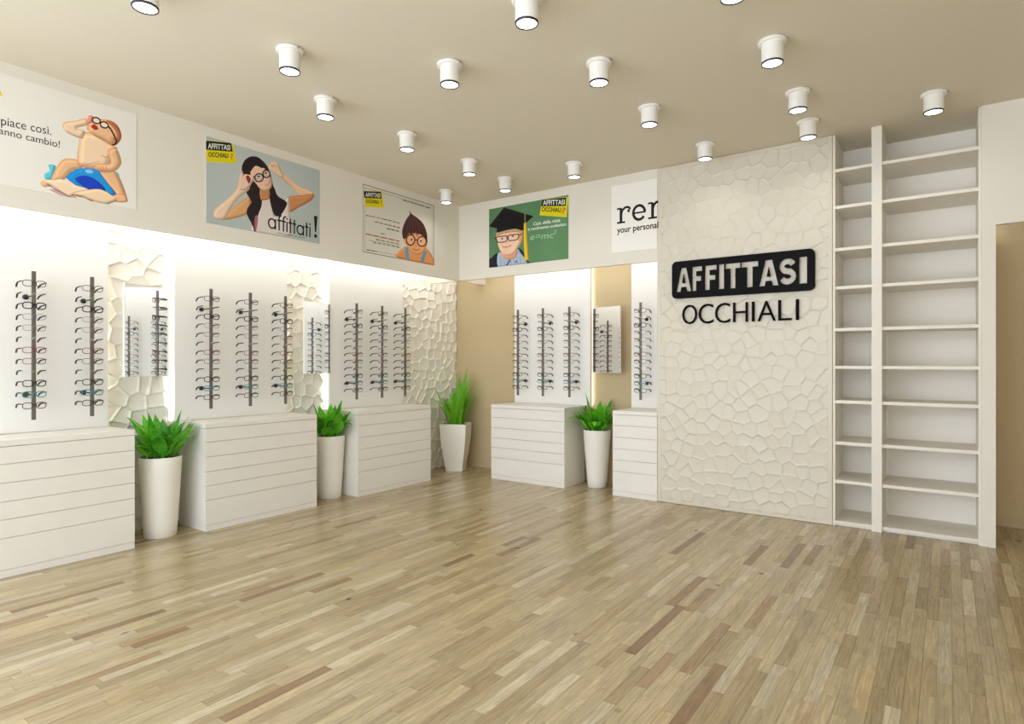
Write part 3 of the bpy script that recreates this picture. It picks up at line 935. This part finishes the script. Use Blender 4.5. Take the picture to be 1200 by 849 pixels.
def chip(pr, T, q, dark, o, angle=0):
    """yellow shop chip: q = 4 corners in crop units (tl,tr,br,bl); white and black words are added as flat lettering"""
    tl, tr, br, bl = [np.array(p, float) for p in q]
    P = lambda a, b: tuple((tl * (1-a) + tr * a) * (1-b) + (bl * (1-a) + br * a) * b)
    pr.poly([P(0, 0), P(1, 0), P(1, 1), P(0, 1)], (228, 214, 20), sm=False)
    pr.poly([P(.0, .02), P(.93, .02), P(.93, .44), P(.0, .44)], (24, 20, 18), sm=False)
    return P
def chip_words(P, conv, o, bold=.03):
    def bx(a0, b0, a1, b1):
        A, B = conv(*P(a0, b1)), conv(*P(a1, b0)); C = conv(*P(a1, b1))
        return (A[0], A[1], B[0], B[1] - (C[1] - A[1])), (C[1] - A[1]) / max(1e-5, C[0] - A[0])
    b, sl = bx(.06, .11, .88, .38); fit_text('AFFITTASI', b, M['ink_white'], o, z=TH + .0010, bold=.025, slope=sl)
    b, sl = bx(.06, .52, .76, .76); fit_text('OCCHIALI', b, M['ink'], o, z=TH + .0010, bold=.025, slope=sl)
    b, sl = bx(.81, .52, .93, .82); fit_text('?', b, M['ink_orange'], o, z=TH + .0010, bold=.02, slope=sl)
M['ink_orange'] = mat('orange_print_ink', lin(222, 110, 40), 0.7)
M['ink_brown'] = mat('brown_print_ink', lin(150, 92, 62), 0.7)

# --- poster 1: baby with spectacles
y0 = 0.70; w = 2.032 - y0
cv = crop_left(y0, 40, 125, 7.075)
p1 = Print('baby_print', w, ZT - ZB, (238, 234, 226), cv, 900)
p1.poly([(130, 690), (240, 745), (340, 765), (330, 735), (200, 690)], (190, 120, 140), soft=.6)
p1.poly([(120, 485), (175, 488), (172, 535), (150, 600), (92, 600), (88, 560), (128, 535)], (96, 204, 220), edge=(60, 160, 190), rim=8)
p1.poly([(680, 540), (705, 560), (700, 600), (680, 580)], (96, 204, 220))
p1.poly([(372, 452), (300, 432), (238, 440), (188, 498), (160, 556), (145, 612), (238, 612), (282, 572), (325, 528), (400, 520)], SK, edge=SKD, rim=14)
p1.poly([(285, 565), (340, 525), (440, 510), (530, 528), (600, 598), (660, 680), (675, 738), (560, 722), (440, 704), (275, 602)], (30, 150, 222), edge=(14, 96, 190), rim=12)
p1.poly([(338, 602), (398, 574), (478, 588), (560, 648), (588, 700), (460, 694), (380, 642)], (20, 66, 196), edge=(10, 40, 150), rim=8)
p1.poly([(425, 525), (470, 525), (490, 550), (440, 552)], (140, 205, 240))
p1.poly([(55, 630), (100, 608), (165, 622), (152, 652), (92, 668), (60, 652)], SK, edge=SKD, rim=8)
p1.poly([(385, 225), (440, 212), (540, 238), (640, 318), (690, 350), (645, 440), (608, 505), (520, 520), (420, 508), (368, 475), (358, 400), (370, 310)], SKL, edge=SKD, rim=22)
p1.line([(370, 470), (420, 482), (480, 470), (540, 455)], 5, (214, 150, 104))
p1.line([(560, 405), (600, 425), (618, 400)], 6, (205, 138, 92))
p1.poly([(395, 265), (335, 248), (262, 208), (236, 165), (258, 128), (340, 118), (430, 100), (452, 150), (400, 166), (352, 182), (420, 205), (412, 245)], SKL, edge=SKD, rim=12)
p1.poly([(536, 520), (620, 505), (690, 558), (740, 660), (772, 760), (760, 792), (660, 776), (664, 738), (680, 720), (600, 620)], SK, edge=SKD, rim=16)
p1.poly([(640, 752), (700, 722), (765, 748), (770, 790), (700, 794), (645, 778)], SK, edge=(180, 100, 70), rim=8)
p1.poly([(612, 360), (680, 348), (718, 430), (716, 490), (660, 540), (560, 545), (500, 505), (520, 470), (618, 478), (632, 440)], SK, edge=SKD, rim=14)
for k in range(4): p1.line([(520 + 24*k, 498), (545 + 20*k, 540)], 5, SKD)
p1.poly([(470, 108), (560, 105), (640, 120), (702, 180), (722, 250), (700, 302), (652, 326), (590, 292), (500, 245), (440, 192), (448, 150)], SK, edge=SKD, rim=20)
p1.poly([(600, 120), (660, 130), (706, 180), (724, 250), (700, 302), (660, 322), (690, 240), (650, 170)], (190, 112, 66), edge=(150, 84, 50), rim=10)
p1.poly([(622, 262), (650, 250), (672, 280), (650, 305), (625, 290)], (226, 160, 116), edge=SKD, rim=6)
p1.poly([(472, 165), (500, 148), (532, 186), (500, 192)], (176, 40, 44), edge=(120, 20, 30), rim=5)
p1.poly([(436, 130), (450, 82), (475, 75), (492, 88), (486, 124), (462, 140)], (240, 150, 140), edge=(214, 90, 96), rim=6)
p1.ell(515, 117, 30, 20, (250, 224, 200), rot=.35); p1.ell(582, 153, 30, 20, (250, 224, 200), rot=.35)
p1.oring(515, 117, 34, 24, 11, (24, 20, 22), rot=.35); p1.oring(582, 153, 34, 24, 11, (24, 20, 22), rot=.35)
p1.line([(546, 132), (552, 138)], 10, (24, 20, 22))
p1.line([(612, 160), (640, 195), (660, 235), (684, 285), (672, 312), (650, 320)], 12, (24, 20, 22))
p1.poly([(80, 612), (160, 608), (235, 604), (330, 648), (452, 690), (335, 730), (290, 746), (190, 682)], (248, 222, 190), edge=(222, 180, 140), rim=10)
p1.poly([(328, 722), (450, 690), (560, 690), (665, 752), (684, 775), (600, 806), (500, 785), (400, 742)], (246, 216, 178), edge=(220, 170, 120), rim=10)
p1.line([(105, 642), (190, 692), (290, 748), (330, 730), (400, 748), (500, 792), (600, 810), (680, 780)], 7, (120, 76, 48))
p1.line([(300, 738), (400, 752), (500, 782)], 5, (196, 150, 90))
# corner of the yellow chip and the two lines of copy
cv1 = crop_left(y0, 0, 80, 4.994)
pz = p1.conv; p1.conv = cv1
p1.poly([(-120, 60), (6, 135), (14, 165), (-120, 120)], (228, 214, 20), sm=False)
p1.conv = pz
o1 = poster(left_frame(XF, y0, ZB), p1, 'long white poster of a baby wearing black glasses above an open book')
def line_box(conv, a, b, up):
    """text box from baseline ends a,b (crop units) and the pixel height up at b"""
    A, B, Cc = conv(*a), conv(*b), conv(b[0], b[1] - up)
    return (A[0], A[1], B[0], A[1] + Cc[1] - B[1]), (B[1] - A[1]) / (B[0] - A[0])
bx, sl = line_box(cv1, (6, 348), (300, 408), 62); fit_text('piace così.', bx, M['ink'], o1, z=TH + .0005, slope=sl)
bx, sl = line_box(cv1, (-6, 384), (350, 466), 40); fit_text('anno cambio!', bx, M['ink'], o1, z=TH + .0005, slope=sl)

# --- poster 2: woman holding spectacles
y0 = 2.543; w = 3.622 - y0
cv = crop_left(y0, 250, 170, 7.715)
p2 = Print('woman_print', w, ZT - ZB, (200, 205, 200), cv, 820)
Yg, Xg = np.mgrid[0:p2.H, 0:p2.W]
vg = np.clip(np.hypot((Xg / p2.W - .45) * 1.0, (Yg / p2.H - .6) * .8) * 1.5, 0, 1)[..., None]
p2.a = p2.a * (1 - vg) + np.array((176, 186, 184)) / 255 * vg
H1, H2 = (34, 22, 26), (60, 34, 34)
p2.poly([(600, 288), (640, 268), (760, 368), (880, 418), (908, 450), (892, 492), (800, 474), (700, 372)], (236, 196, 160), edge=(206, 146, 100), rim=12)
p2.poly([(908, 445), (885, 502), (780, 562), (690, 604), (666, 478), (800, 455)], (206, 142, 92), edge=(168, 100, 60), rim=14)
p2.poly([(500, 190), (540, 150), (580, 168), (612, 230), (640, 292), (596, 288), (520, 232)], (238, 200, 172), edge=(206, 140, 108), rim=9)
p2.line([(520, 180), (545, 200)], 6, (196, 110, 90)); p2.line([(545, 168), (570, 205)], 5, (206, 140, 108))
p2.poly([(335, 490), (280, 490), (160, 588), (100, 640), (60, 676), (180, 668), (335, 606)], (222, 170, 116), edge=(180, 118, 66), rim=14)
p2.poly([(262, 245), (260, 190), (290, 132), (342, 104), (402, 110), (452, 150), (492, 200), (522, 280), (542, 370), (582, 460), (664, 520), (632, 545), (652, 590), (600, 600), (606, 642), (556, 632), (520, 540), (500, 430), (430, 430), (440, 530), (400, 640), (366, 760), (330, 660), (300, 610), (345, 520), (298, 424), (345, 350), (300, 300)], H1, edge=H2, rim=8)
p2.poly([(430, 500), (510, 486), (545, 590), (560, 650), (620, 640), (605, 560), (640, 520), (680, 478), (692, 610), (690, 820), (360, 792), (395, 640)], (226, 214, 208), edge=(206, 186, 180), rim=12)
p2.poly([(345, 520), (430, 440), (438, 540), (405, 640), (380, 790), (352, 722), (300, 610)], H1, edge=(120, 44, 60), rim=10)
p2.poly([(380, 640), (405, 650), (400, 720), (384, 780), (370, 720)], (196, 120, 128), soft=.8)
p2.poly([(505, 420), (545, 380), (582, 460), (664, 520), (640, 590), (600, 640), (552, 632), (520, 540)], H1, edge=H2, rim=8)
p2.poly([(425, 395), (502, 395), (508, 480), (470, 500), (428, 490)], (206, 140, 92), edge=(170, 100, 60), rim=8)
p2.poly([(332, 214), (380, 182), (445, 200), (500, 258), (528, 320), (522, 388), (472, 418), (430, 404), (390, 355), (350, 300)], (240, 198, 168), edge=(214, 146, 112), rim=12)
p2.poly([(328, 250), (330, 190), (380, 170), (450, 190), (440, 210), (380, 190)], H1)
p2.ell(413, 296, 36, 34, (214, 190, 176)); p2.ell(480, 262, 30, 32, (214, 190, 176))
p2.ell(410, 284, 12, 7, (60, 40, 40)); p2.ell(474, 254, 10, 7, (60, 40, 40))
p2.oring(413, 296, 38, 36, 11, (22, 20, 24), rot=-.3); p2.oring(480, 262, 32, 34, 11, (22, 20, 24), rot=-.3)
p2.line([(445, 275), (452, 270)], 10, (22, 20, 24)); p2.line([(376, 290), (355, 286), (330, 290)], 10, (22, 20, 24))
p2.poly([(448, 330), (476, 322), (506, 312), (508, 345), (486, 372), (460, 362)], (232, 190, 186), edge=(200, 90, 96), rim=6)
p2.poly([(2, 612), (28, 570), (150, 468), (215, 390), (238, 330), (332, 388), (232, 480), (150, 590), (112, 660), (50, 678), (8, 645)], (242, 212, 186), edge=(206, 150, 112), rim=14)
p2.poly([(232, 335), (240, 270), (262, 240), (282, 262), (332, 270), (368, 298), (352, 340), (300, 402), (238, 402)], (242, 206, 184), edge=(206, 140, 116), rim=10)
p2.poly([(296, 285), (318, 275), (338, 312), (322, 348), (300, 312)], (150, 50, 44), edge=(90, 26, 26), rim=4)
p2.line([(262, 250), (282, 262), (266, 274)], 7, (50, 30, 34))
pz = p2.conv; cc = crop_left(y0, 235, 155, 18.86); p2.conv = cc
ch = chip(p2, None, [(110, 178), (722, 235), (800, 695), (140, 655)], None, None)
p2.conv = pz
o2 = poster(left_frame(XF, y0, ZB), p2, 'grey poster of a dark-haired young woman holding up black-framed glasses')
chip_words(ch, cc, o2)
def geo_word(word, conv, a, b, xh, m, parent, pen=.15):
    """round geometric small letters drawn as flat pen strokes; a,b baseline ends, xh letter height (print units)"""
    A, B = conv(*a), conv(*b); Cc = conv(b[0], b[1] - xh)
    hx = Cc[1] - B[1]; sl = (B[1] - A[1]) / (B[0] - A[0])
    C_ = lambda cx, cy, r, a0, a1, n=24: [(cx + r * math.cos(math.radians(a0 + (a1 - a0) * i / n)), cy + r * math.sin(math.radians(a0 + (a1 - a0) * i / n))) for i in range(n + 1)]
    G = {'a': (1.14, [C_(.5, .5, .43, 0, 360), [(.93, 0), (.93, 1)]]), 'f': (.56, [[(.26, 0), (.26, 1.15)] + C_(.52, 1.15, .26, 172, 75, 8), [(0, .94), (.54, .94)]]),
         'i': (.36, [[(.16, 0), (.16, 1)], [(.16, 1.20), (.16, 1.36)]]), 't': (.54, [[(.24, 0), (.24, 1.36)], [(0, .94), (.5, .94)]])}
    tot = sum(G[c][0] for c in word); k = (B[0] - A[0]) / tot; x = 0.0
    for c in word:
        mb = MB()
        for n_, st in enumerate(G[c][1]):
            P = [Vector((A[0] + (x + q[0]) * k, A[1] + q[1] * hx + sl * (x + q[0]) * k)) for q in st]
            closed = (P[0] - P[-1]).length < 1e-6; V = []
            for i_, p in enumerate(P):
                p0, p1 = (P[-2] if closed and i_ == 0 else P[max(i_-1, 0)]), (P[1] if closed and i_ == len(P)-1 else P[min(i_+1, len(P)-1)])
                d = (p1 - p0).normalized(); nn = Vector((-d.y, d.x)) * pen * hx * .5
                V += [(p + nn).to_tuple() + (TH + .0005 + .0001 * n_,), (p - nn).to_tuple() + (TH + .0005 + .0001 * n_,)]
            mb.add(V, [(2*i_, 2*i_+1, 2*i_+3, 2*i_+2) for i_ in range(len(P)-1)])
        mb.build('lettering', m, parent)
        x += G[c][0]
geo_word('affittati', cv, (494, 752), (886, 838), 92, M['ink'], o2)
bx, sl = line_box(cv, (578, 808), (828, 852), 22); fit_text('nuovi e per un anno', bx, M['ink'], o2, z=TH + .0005, slope=sl)
ex = [cv(*q) for q in ((908, 640), (942, 646), (930, 790), (918, 788))]
MB().add([(x, y, TH + .0005) for x, y in ex], [(3, 2, 1, 0)]).build('lettering', M['ink'], o2)
d0 = cv(924, 824)
MB().add([(d0[0] + .017 * math.cos(a), d0[1] + .017 * math.sin(a), TH + .0005) for a in [2*PI*i/16 for i in range(16)]], [tuple(range(16))]).build('lettering', M['ink'], o2)

# --- poster 3: boy with round glasses
y0 = 4.135; w = 5.193 - y0
cv = crop_left(y0, 415, 210, 8.09)
p3 = Print('round_glasses_print', w, ZT - ZB, (222, 217, 203), cv, 760)
for k in (0, 1):                      # dark outer edge and inner rule
    e = int((.004 if k == 0 else .034) * p3.k); q = int((.006 if k == 0 else .004) * p3.k); cl = np.array((70, 60, 52) if k == 0 else (110, 100, 92)) / 255
    p3.a[e:e+q, e:p3.W-e] = cl; p3.a[p3.H-e-q:p3.H-e, e:p3.W-e] = cl; p3.a[e:p3.H-e, e:e+q] = cl; p3.a[e:p3.H-e, p3.W-e-q:p3.W-e] = cl
g = random.Random(3)
def copy_line(pr, a, b, hgt, col, gaps=.25, word=5):
    """a line of small print too fine to read: short strokes grouped as words"""
    a, b = np.array(a, float), np.array(b, float); L = np.hypot(*(b - a)); s_ = 0.0; n_ = 0
    while s_ < L:
        wd = g.uniform(3, 7)
        q0 = a + (b - a) * s_ / L; q1 = a + (b - a) * min(L, s_ + wd) / L
        pr.line([tuple(q0), tuple(q1)], hgt * g.uniform(.6, 1.0), col)
        n_ += 1; s_ += wd + g.uniform(1.5, 3) + (9 if n_ % word == 0 else 0)
DK, OR_ = (84, 74, 66), (176, 104, 72)
copy_line(p3, (112, 344), (160, 354), 10, DK); copy_line(p3, (162, 354), (262, 375), 10, OR_); copy_line(p3, (270, 378), (428, 418), 10, DK)
copy_line(p3, (196, 404), (428, 462), 11, DK); copy_line(p3, (306, 468), (428, 496), 11, DK); copy_line(p3, (250, 516), (292, 524), 10, (40, 36, 34))
copy_line(p3, (112, 520), (428, 590), 14, OR_, word=9); copy_line(p3, (205, 572), (428, 618), 9, DK); copy_line(p3, (140, 580), (428, 640), 6, DK); copy_line(p3, (180, 602), (428, 650), 8, DK)
copy_line(p3, (120, 672), (220, 690), 8, DK); copy_line(p3, (460, 198), (715, 276), 9, (60, 54, 50), word=9)
p3.poly([(415, 745), (418, 700), (458, 660), (515, 640), (560, 690), (640, 690), (682, 656), (730, 715), (750, 820)], (228, 152, 92), edge=(190, 104, 54), rim=14)
p3.poly([(485, 640), (512, 648), (524, 765), (488, 757)], (92, 158, 188), sm=False); p3.poly([(655, 690), (695, 668), (656, 795), (628, 788)], (92, 150, 180), sm=False)
p3.poly([(480, 520), (560, 488), (650, 520), (692, 580), (684, 645), (655, 695), (605, 718), (545, 694), (495, 630), (470, 580)], (232, 164, 112), edge=(196, 116, 70), rim=12)
p3.poly([(454, 512), (468, 440), (500, 372), (528, 334), (522, 300), (548, 332), (602, 370), (652, 420), (686, 500), (692, 582), (655, 540), (590, 512), (520, 516), (474, 572)], (66, 28, 26), edge=(104, 48, 34), rim=12)
for k in range(16):
    a_ = k / 15
    p3.poly([(474 + 190*a_, 500 + 30*math.sin(a_*9)), (492 + 190*a_, 495), (478 + 196*a_, 540 + 16*math.sin(a_*23))], (66, 28, 26), sm=False)
for k in range(14): p3.line([(535 + 3*k, 345 + 2*k), (500 + 12*k, 430 + 3*k), (480 + 15*k, 500)], 3, (112, 58, 42) if k % 2 else (44, 18, 18))
p3.ell(535, 578, 34, 42, (236, 178, 132)); p3.ell(642, 592, 36, 40, (236, 178, 132))
p3.ell(545, 575, 9, 9, (50, 30, 26)); p3.ell(632, 588, 9, 9, (50, 30, 26))
p3.oring(535, 577, 40, 50, 11, (48, 30, 28)); p3.oring(642, 592, 42, 46, 11, (48, 30, 28)); p3.line([(572, 576), (602, 578)], 10, (48, 30, 28))
p3.line([(680, 575), (692, 590)], 12, (48, 30, 28)); p3.line([(498, 560), (472, 545)], 10, (48, 30, 28))
p3.line([(556, 660), (590, 676), (622, 666)], 8, (170, 80, 62)); p3.ell(586, 630, 14, 10, (220, 146, 98))
ch = chip(p3, None, [(90, 112), (265, 118), (284, 275), (104, 262)], None, None)
o3 = poster(left_frame(XF, y0, ZB), p3, 'framed white poster of a small boy with round glasses and small print')
chip_words(ch, cv, o3)

# --- poster 4: graduate boy
x0 = -4.345; w = -3.281 - x0
cv = crop_back(x0, 568, 224, 9.03)
p4 = Print('graduate_print', w, ZT - ZB - .012, (92, 134, 92), cv, 820)
Yg, Xg = np.mgrid[0:p4.H, 0:p4.W]
nzv = (np.sin(Xg * .021 + 1.2 * np.sin(Yg * .013)) * .02)[..., None]
p4.a = np.clip(p4.a * (1.0 + nzv + (.10 * (Xg / p4.W - .5))[..., None]), 0, 1)
p4.poly([(40, 815), (42, 730), (80, 690), (150, 640), (370, 600), (445, 720), (500, 760), (420, 790), (180, 815)], (24, 25, 40), edge=(14, 14, 24), rim=10)
p4.poly([(140, 655), (200, 640), (340, 606), (378, 640), (440, 768), (160, 806)], (172, 188, 208), edge=(140, 158, 184), rim=10)
for k in range(7): p4.line([(168 + 34*k, 690), (178 + 36*k, 795)], 5, (128, 146, 176))
p4.line([(270, 720), (225, 790)], 14, (60, 76, 110)); p4.line([(340, 730), (330, 745)], 14, (60, 76, 110))
p4.poly([(188, 640), (330, 590), (338, 680), (262, 716), (196, 692)], (226, 160, 128), edge=(196, 120, 88), rim=10)
p4.poly([(128, 425), (260, 390), (385, 390), (392, 480), (378, 545), (345, 600), (322, 640), (262, 676), (200, 664), (155, 600), (136, 525)], (244, 202, 174), edge=(216, 150, 116), rim=16)
p4.poly([(360, 460), (392, 440), (402, 480), (384, 540), (362, 535)], (232, 160, 124), edge=(200, 116, 84), rim=6)
p4.poly([(128, 432), (240, 396), (400, 385), (398, 440), (366, 450), (340, 425), (200, 440), (135, 470)], (206, 160, 118), edge=(176, 126, 84), rim=6)
p4.ell(185, 496, 11, 8, (70, 60, 60)); p4.ell(298, 470, 11, 8, (70, 60, 60))
for q in ([(118, 480), (225, 465), (240, 480), (232, 520), (205, 532), (145, 535), (130, 520), (118, 480)], [(246, 470), (258, 460), (352, 446), (362, 470), (350, 500), (320, 512), (262, 518), (250, 505), (246, 470)]):
    p4.line(q, 9, (36, 32, 36))
p4.line([(105, 500), (120, 490)], 10, (36, 32, 36)); p4.line([(236, 486), (248, 482)], 9, (36, 32, 36)); p4.line([(360, 460), (384, 452)], 9, (36, 32, 36))
p4.line([(186, 578), (230, 588), (280, 566)], 8, (176, 84, 76)); p4.line([(228, 530), (240, 542), (252, 532)], 5, (214, 150, 118))
p4.poly([(128, 430), (132, 380), (150, 310), (420, 300), (412, 405), (330, 392), (250, 402), (180, 420)], (18, 16, 20), edge=(10, 9, 12), rim=8)
p4.poly([(45, 365), (205, 165), (516, 258), (442, 322), (400, 390), (300, 376), (132, 388)], (22, 19, 24), sm=False, tip=((6, 5, 8), .4, -.9))
p4.line([(425, 222), (428, 330)], 8, (176, 150, 70))
p4.poly([(415, 330), (440, 328), (450, 500), (464, 720), (424, 726), (414, 520)], (232, 192, 24), edge=(196, 150, 10), rim=8, sm=False)
ch = chip(p4, None, [(612, 78), (884, 52), (868, 268), (580, 248)], None, None)
o4 = poster(back_frame(YF, x0, ZB - .01), p4, 'green poster of a boy in a graduation cap and black glasses')
chip_words(ch, cv, o4)
bx, sl = line_box(cv, (515, 358), (800, 315), 38); fit_text('Calo della vista', bx, M['ink_white'], o4, z=TH + .0005, slope=sl, bold=.02)
bx, sl = line_box(cv, (458, 412), (862, 356), 34); fit_text('e rendimento scolastico', bx, M['ink_white'], o4, z=TH + .0005, slope=sl, bold=.02)
bx, sl = line_box(cv, (478, 512), (722, 488), 50); fit_text('e=mc', bx, M['ink_chalk'], o4, z=TH + .0005, slope=sl, shear=.25)
bx, sl = line_box(cv, (726, 446), (756, 442), 40); fit_text('2', bx, M['ink_chalk'], o4, z=TH + .0005, slope=sl, shear=.2)

# --- poster 5: lettered poster running behind the sign wall
x0 = -2.779; w = -2.291 - x0
cv = crop_back(x0, 700, 200, 7.72)
p5 = Print('lettered_print', w, ZT - ZB - .012, (243, 240, 233), cv, 400)
o5 = poster(back_frame(YF, x0, ZB - .006), p5, 'pale poster with large serif letters, cut off by the honeycomb wall')
def strokes(pts, wd, n=10):
    """flat ribbon for one pen stroke"""
    P = [Vector(cv(*p)) for p in pts]; k = wd / 7.72 / 100
    V = []
    for i, p in enumerate(P):
        t_ = (P[min(i+1, len(P)-1)] - P[max(i-1, 0)]).normalized(); nn = Vector((-t_.y, t_.x)) * wd * .5
        V += [p + nn, p - nn]
    return [(v.x, v.y, TH + .0005) for v in V], [(2*i, 2*i+1, 2*i+3, 2*i+2) for i in range(len(P)-1)]
def glyph(list_of):
    mb = MB()
    for k, (pts, wd) in enumerate(list_of):
        vs, fs = strokes(pts, wd)
        mb.add([(x, y, z + .0001 * k) for x, y, z in vs], fs)
    return mb.build('lettering', M['ink'], o5)
SW = .030
def arc(cx, cy, rx, ry, a0, a1, n=18, k=0.0):
    return [(cx + rx * math.cos(math.radians(a0 + (a1-a0)*i/n)), cy - ry * math.sin(math.radians(a0 + (a1-a0)*i/n)) + k * rx * math.cos(math.radians(a0 + (a1-a0)*i/n))) for i in range(n+1)]
glyph([([(178, 345), (218, 338)], .018), ([(214, 338), (214, 466)], SW), ([(178, 470), (252, 460)], .018), ([(214, 395), (226, 355), (250, 330), (272, 324), (290, 330), (296, 345)], .024), (arc(284, 358, 6, 7, 0, 350), .016)])
glyph([(arc(378, 374, 52, 64, 0, 325, k=-.12), .027), ([(330, 382), (436, 366)], .016)])
glyph([([(458, 294), (502, 286)], .018), ([(500, 286), (500, 420)], SW), ([(460, 428), (540, 416)], .018), ([(500, 345), (512, 305), (532, 282), (550, 275)], .024)])
bx, sl = line_box(cv, (178, 582), (552, 532), 78); fit_text('your personal', bx, M['ink'], o5, z=TH + .0006, slope=sl, bold=.02)

# ------------------------------------------------------------------ the black sign
def letter_polys():
    """cap letters in a unit-high box: lists of (outer, [holes])"""
    st = .25
    A = lambda: ([(0, 0), (.24, 0), (.285, .19), (.515, .19), (.56, 0), (.80, 0), (.545, 1), (.255, 1)], [[(.325, .36), (.475, .36), (.40, .74)]], .80)
    F = lambda: ([(0, 0), (st, 0), (st, .40), (.52, .40), (.52, .60), (st, .60), (st, .80), (.58, .80), (.58, 1), (0, 1)], [], .58)
    I = lambda: ([(0, 0), (st, 0), (st, 1), (0, 1)], [], st)
    T = lambda: ([(.225, 0), (.475, 0), (.475, .79), (.70, .79), (.70, 1), (0, 1), (0, .79), (.225, .79)], [], .70)
    def Sg():
        # thick S as offset of a centre line
        cl = []
        for i in range(11): a = math.radians(15 + (270 - 15) * i / 10); cl.append((.36 + .235 * math.cos(a), .705 + .185 * math.sin(a)))
        for i in range(1, 12): a = math.radians(90 - (90 + 165) * i / 11); cl.append((.36 + .245 * math.cos(a), .295 + .19 * math.sin(a) + .035))
        L, R = [], []
        for i, p in enumerate(cl):
            q0, q1 = cl[max(0, i-1)], cl[min(len(cl)-1, i+1)]
            d = Vector((q1[0]-q0[0], q1[1]-q0[1])).normalized(); n_ = Vector((-d.y, d.x)) * .112
            L.append((p[0] + n_.x, p[1] + n_.y)); R.append((p[0] - n_.x, p[1] - n_.y))
        pts = L + R[::-1]
        lo, hi = min(p[1] for p in pts), max(p[1] for p in pts); l0, h0 = min(p[0] for p in pts), max(p[0] for p in pts)
        return ([((p[0] - l0) / (h0 - l0) * .70, (p[1] - lo) / (hi - lo)) for p in pts], [], .70)
    return [A(), F(), F(), I(), T(), T(), A(), Sg(), I()]
sign = thing('shop_sign', 'black rounded sign board with cut-out capitals and black letters below, on honeycomb wall', 'sign', (-2.133, YF, 1.70))
def plate(outline, holes, y0, y1, name, m, parent):
    def prism(loops, ya, yb):
        mb = MB()
        for l in loops:
            k = len(l)
            area = sum(l[q][0] * l[(q+1) % k][1] - l[(q+1) % k][0] * l[q][1] for q in range(k))
            l = l if area > 0 else l[::-1]
            mb.add([(p[0], ya, p[1]) for p in l] + [(p[0], yb, p[1]) for p in l],
                   [tuple(range(k)), tuple(range(2 * k - 1, k - 1, -1))] + [(q, k + q, k + (q+1) % k, (q+1) % k) for q in range(k)])
        return mb.mesh(name)
    me = prism([outline], y0, y1)
    if holes:
        a = put(name, me); c = put('cutter', prism(holes, y0 - .01, y1 + .01))
        md = a.modifiers.new('cut', 'BOOLEAN'); md.operation = 'DIFFERENCE'; md.solver = 'EXACT'; md.object = c
        bpy.context.view_layer.update()
        me = bpy.data.meshes.new_from_object(a.evaluated_get(bpy.context.evaluated_depsgraph_get()))
        me.name = name; me.materials.clear()
        bpy.data.objects.remove(a); bpy.data.objects.remove(c)
    return put(name, me, m, parent)
SWd, SHt, SZ = 1.232, .350, .249       # board size; its base above the sign's origin
rr = .045
out = []
for cx, cz, a0 in ((SWd - rr, SZ + rr, -90), (SWd - rr, SZ + SHt - rr, 0), (rr, SZ + SHt - rr, 90), (rr, SZ + rr, 180)):
    for i in range(7):
        a = math.radians(a0 + 15 * i); out.append((cx + rr * math.cos(a), cz + rr * math.sin(a)))
LX = [(.038, .185), (.192, .292), (.308, .425), (.440, .490), (.500, .635), (.628, .775), (.770, .935), (.936, 1.075), (1.095, 1.150)]
LX = [(.040, .184), (.192, .288), (.310, .420), (.437, .487), (.497, .629), (.636, .781), (.787, .947), (.953, 1.088), (1.110, 1.172)]
zc0, zc1 = SZ + .062, SZ + SHt - .062
holes, islands = [], []
for (o_, hs, wd), (a, b) in zip(letter_polys(), LX):
    fx = lambda p: (a + (b - a) * p[0] / wd, zc0 + (zc1 - zc0) * p[1])
    holes.append([fx(p) for p in o_]); islands += [[fx(p) for p in h] for h in hs]
plate(out, holes, -.034, -.014, 'sign_board', M['black'], sign)
for h in islands: plate(h, [], -.034, -.014, 'letter_counter', M['black'], sign)
for sx in (.10, SWd - .10):
    for sz in (SZ + .03, SZ + SHt - .03):
        MB().cyl((sx, -.014, sz), (sx, .02, sz), .008, 10).build('spacer', M['steel'], sign)
u0 = .098
wds = dict(O=.14, C=.13, H=.118, I=.03, A=.135, L=.10)
wd_tot = 1.02; zb, zt = .007, .182
xs_ = [(.098, .238), (.254, .388), (.402, .532), (.560, .662), (.700, .722), (.740, .882), (.908, .996), (1.020 + .066, 1.042 + .066)]
xs_ = [(.098, .240), (.252, .382), (.396, .528), (.556, .676), (.708, .728), (.748, .888), (.912, 1.008), (1.086, 1.108)]
xs_ = [(.098, .236), (.253, .386), (.404, .537), (.565, .690), (.726, .747), (.774, .922), (.944, 1.050), (1.084, 1.107)]
for c, (a, b) in zip('OCCHIALI', xs_):
    o = fit_text(c, (a, zb - (.003 if c in 'OC' else 0), b, zt + (.003 if c in 'OC' else 0)), M['black'], sign, thick=.02, name='letter', bold=-.010)
    o.rotation_euler = (PI / 2, 0, 0); o.location = (0, -.010, 0)
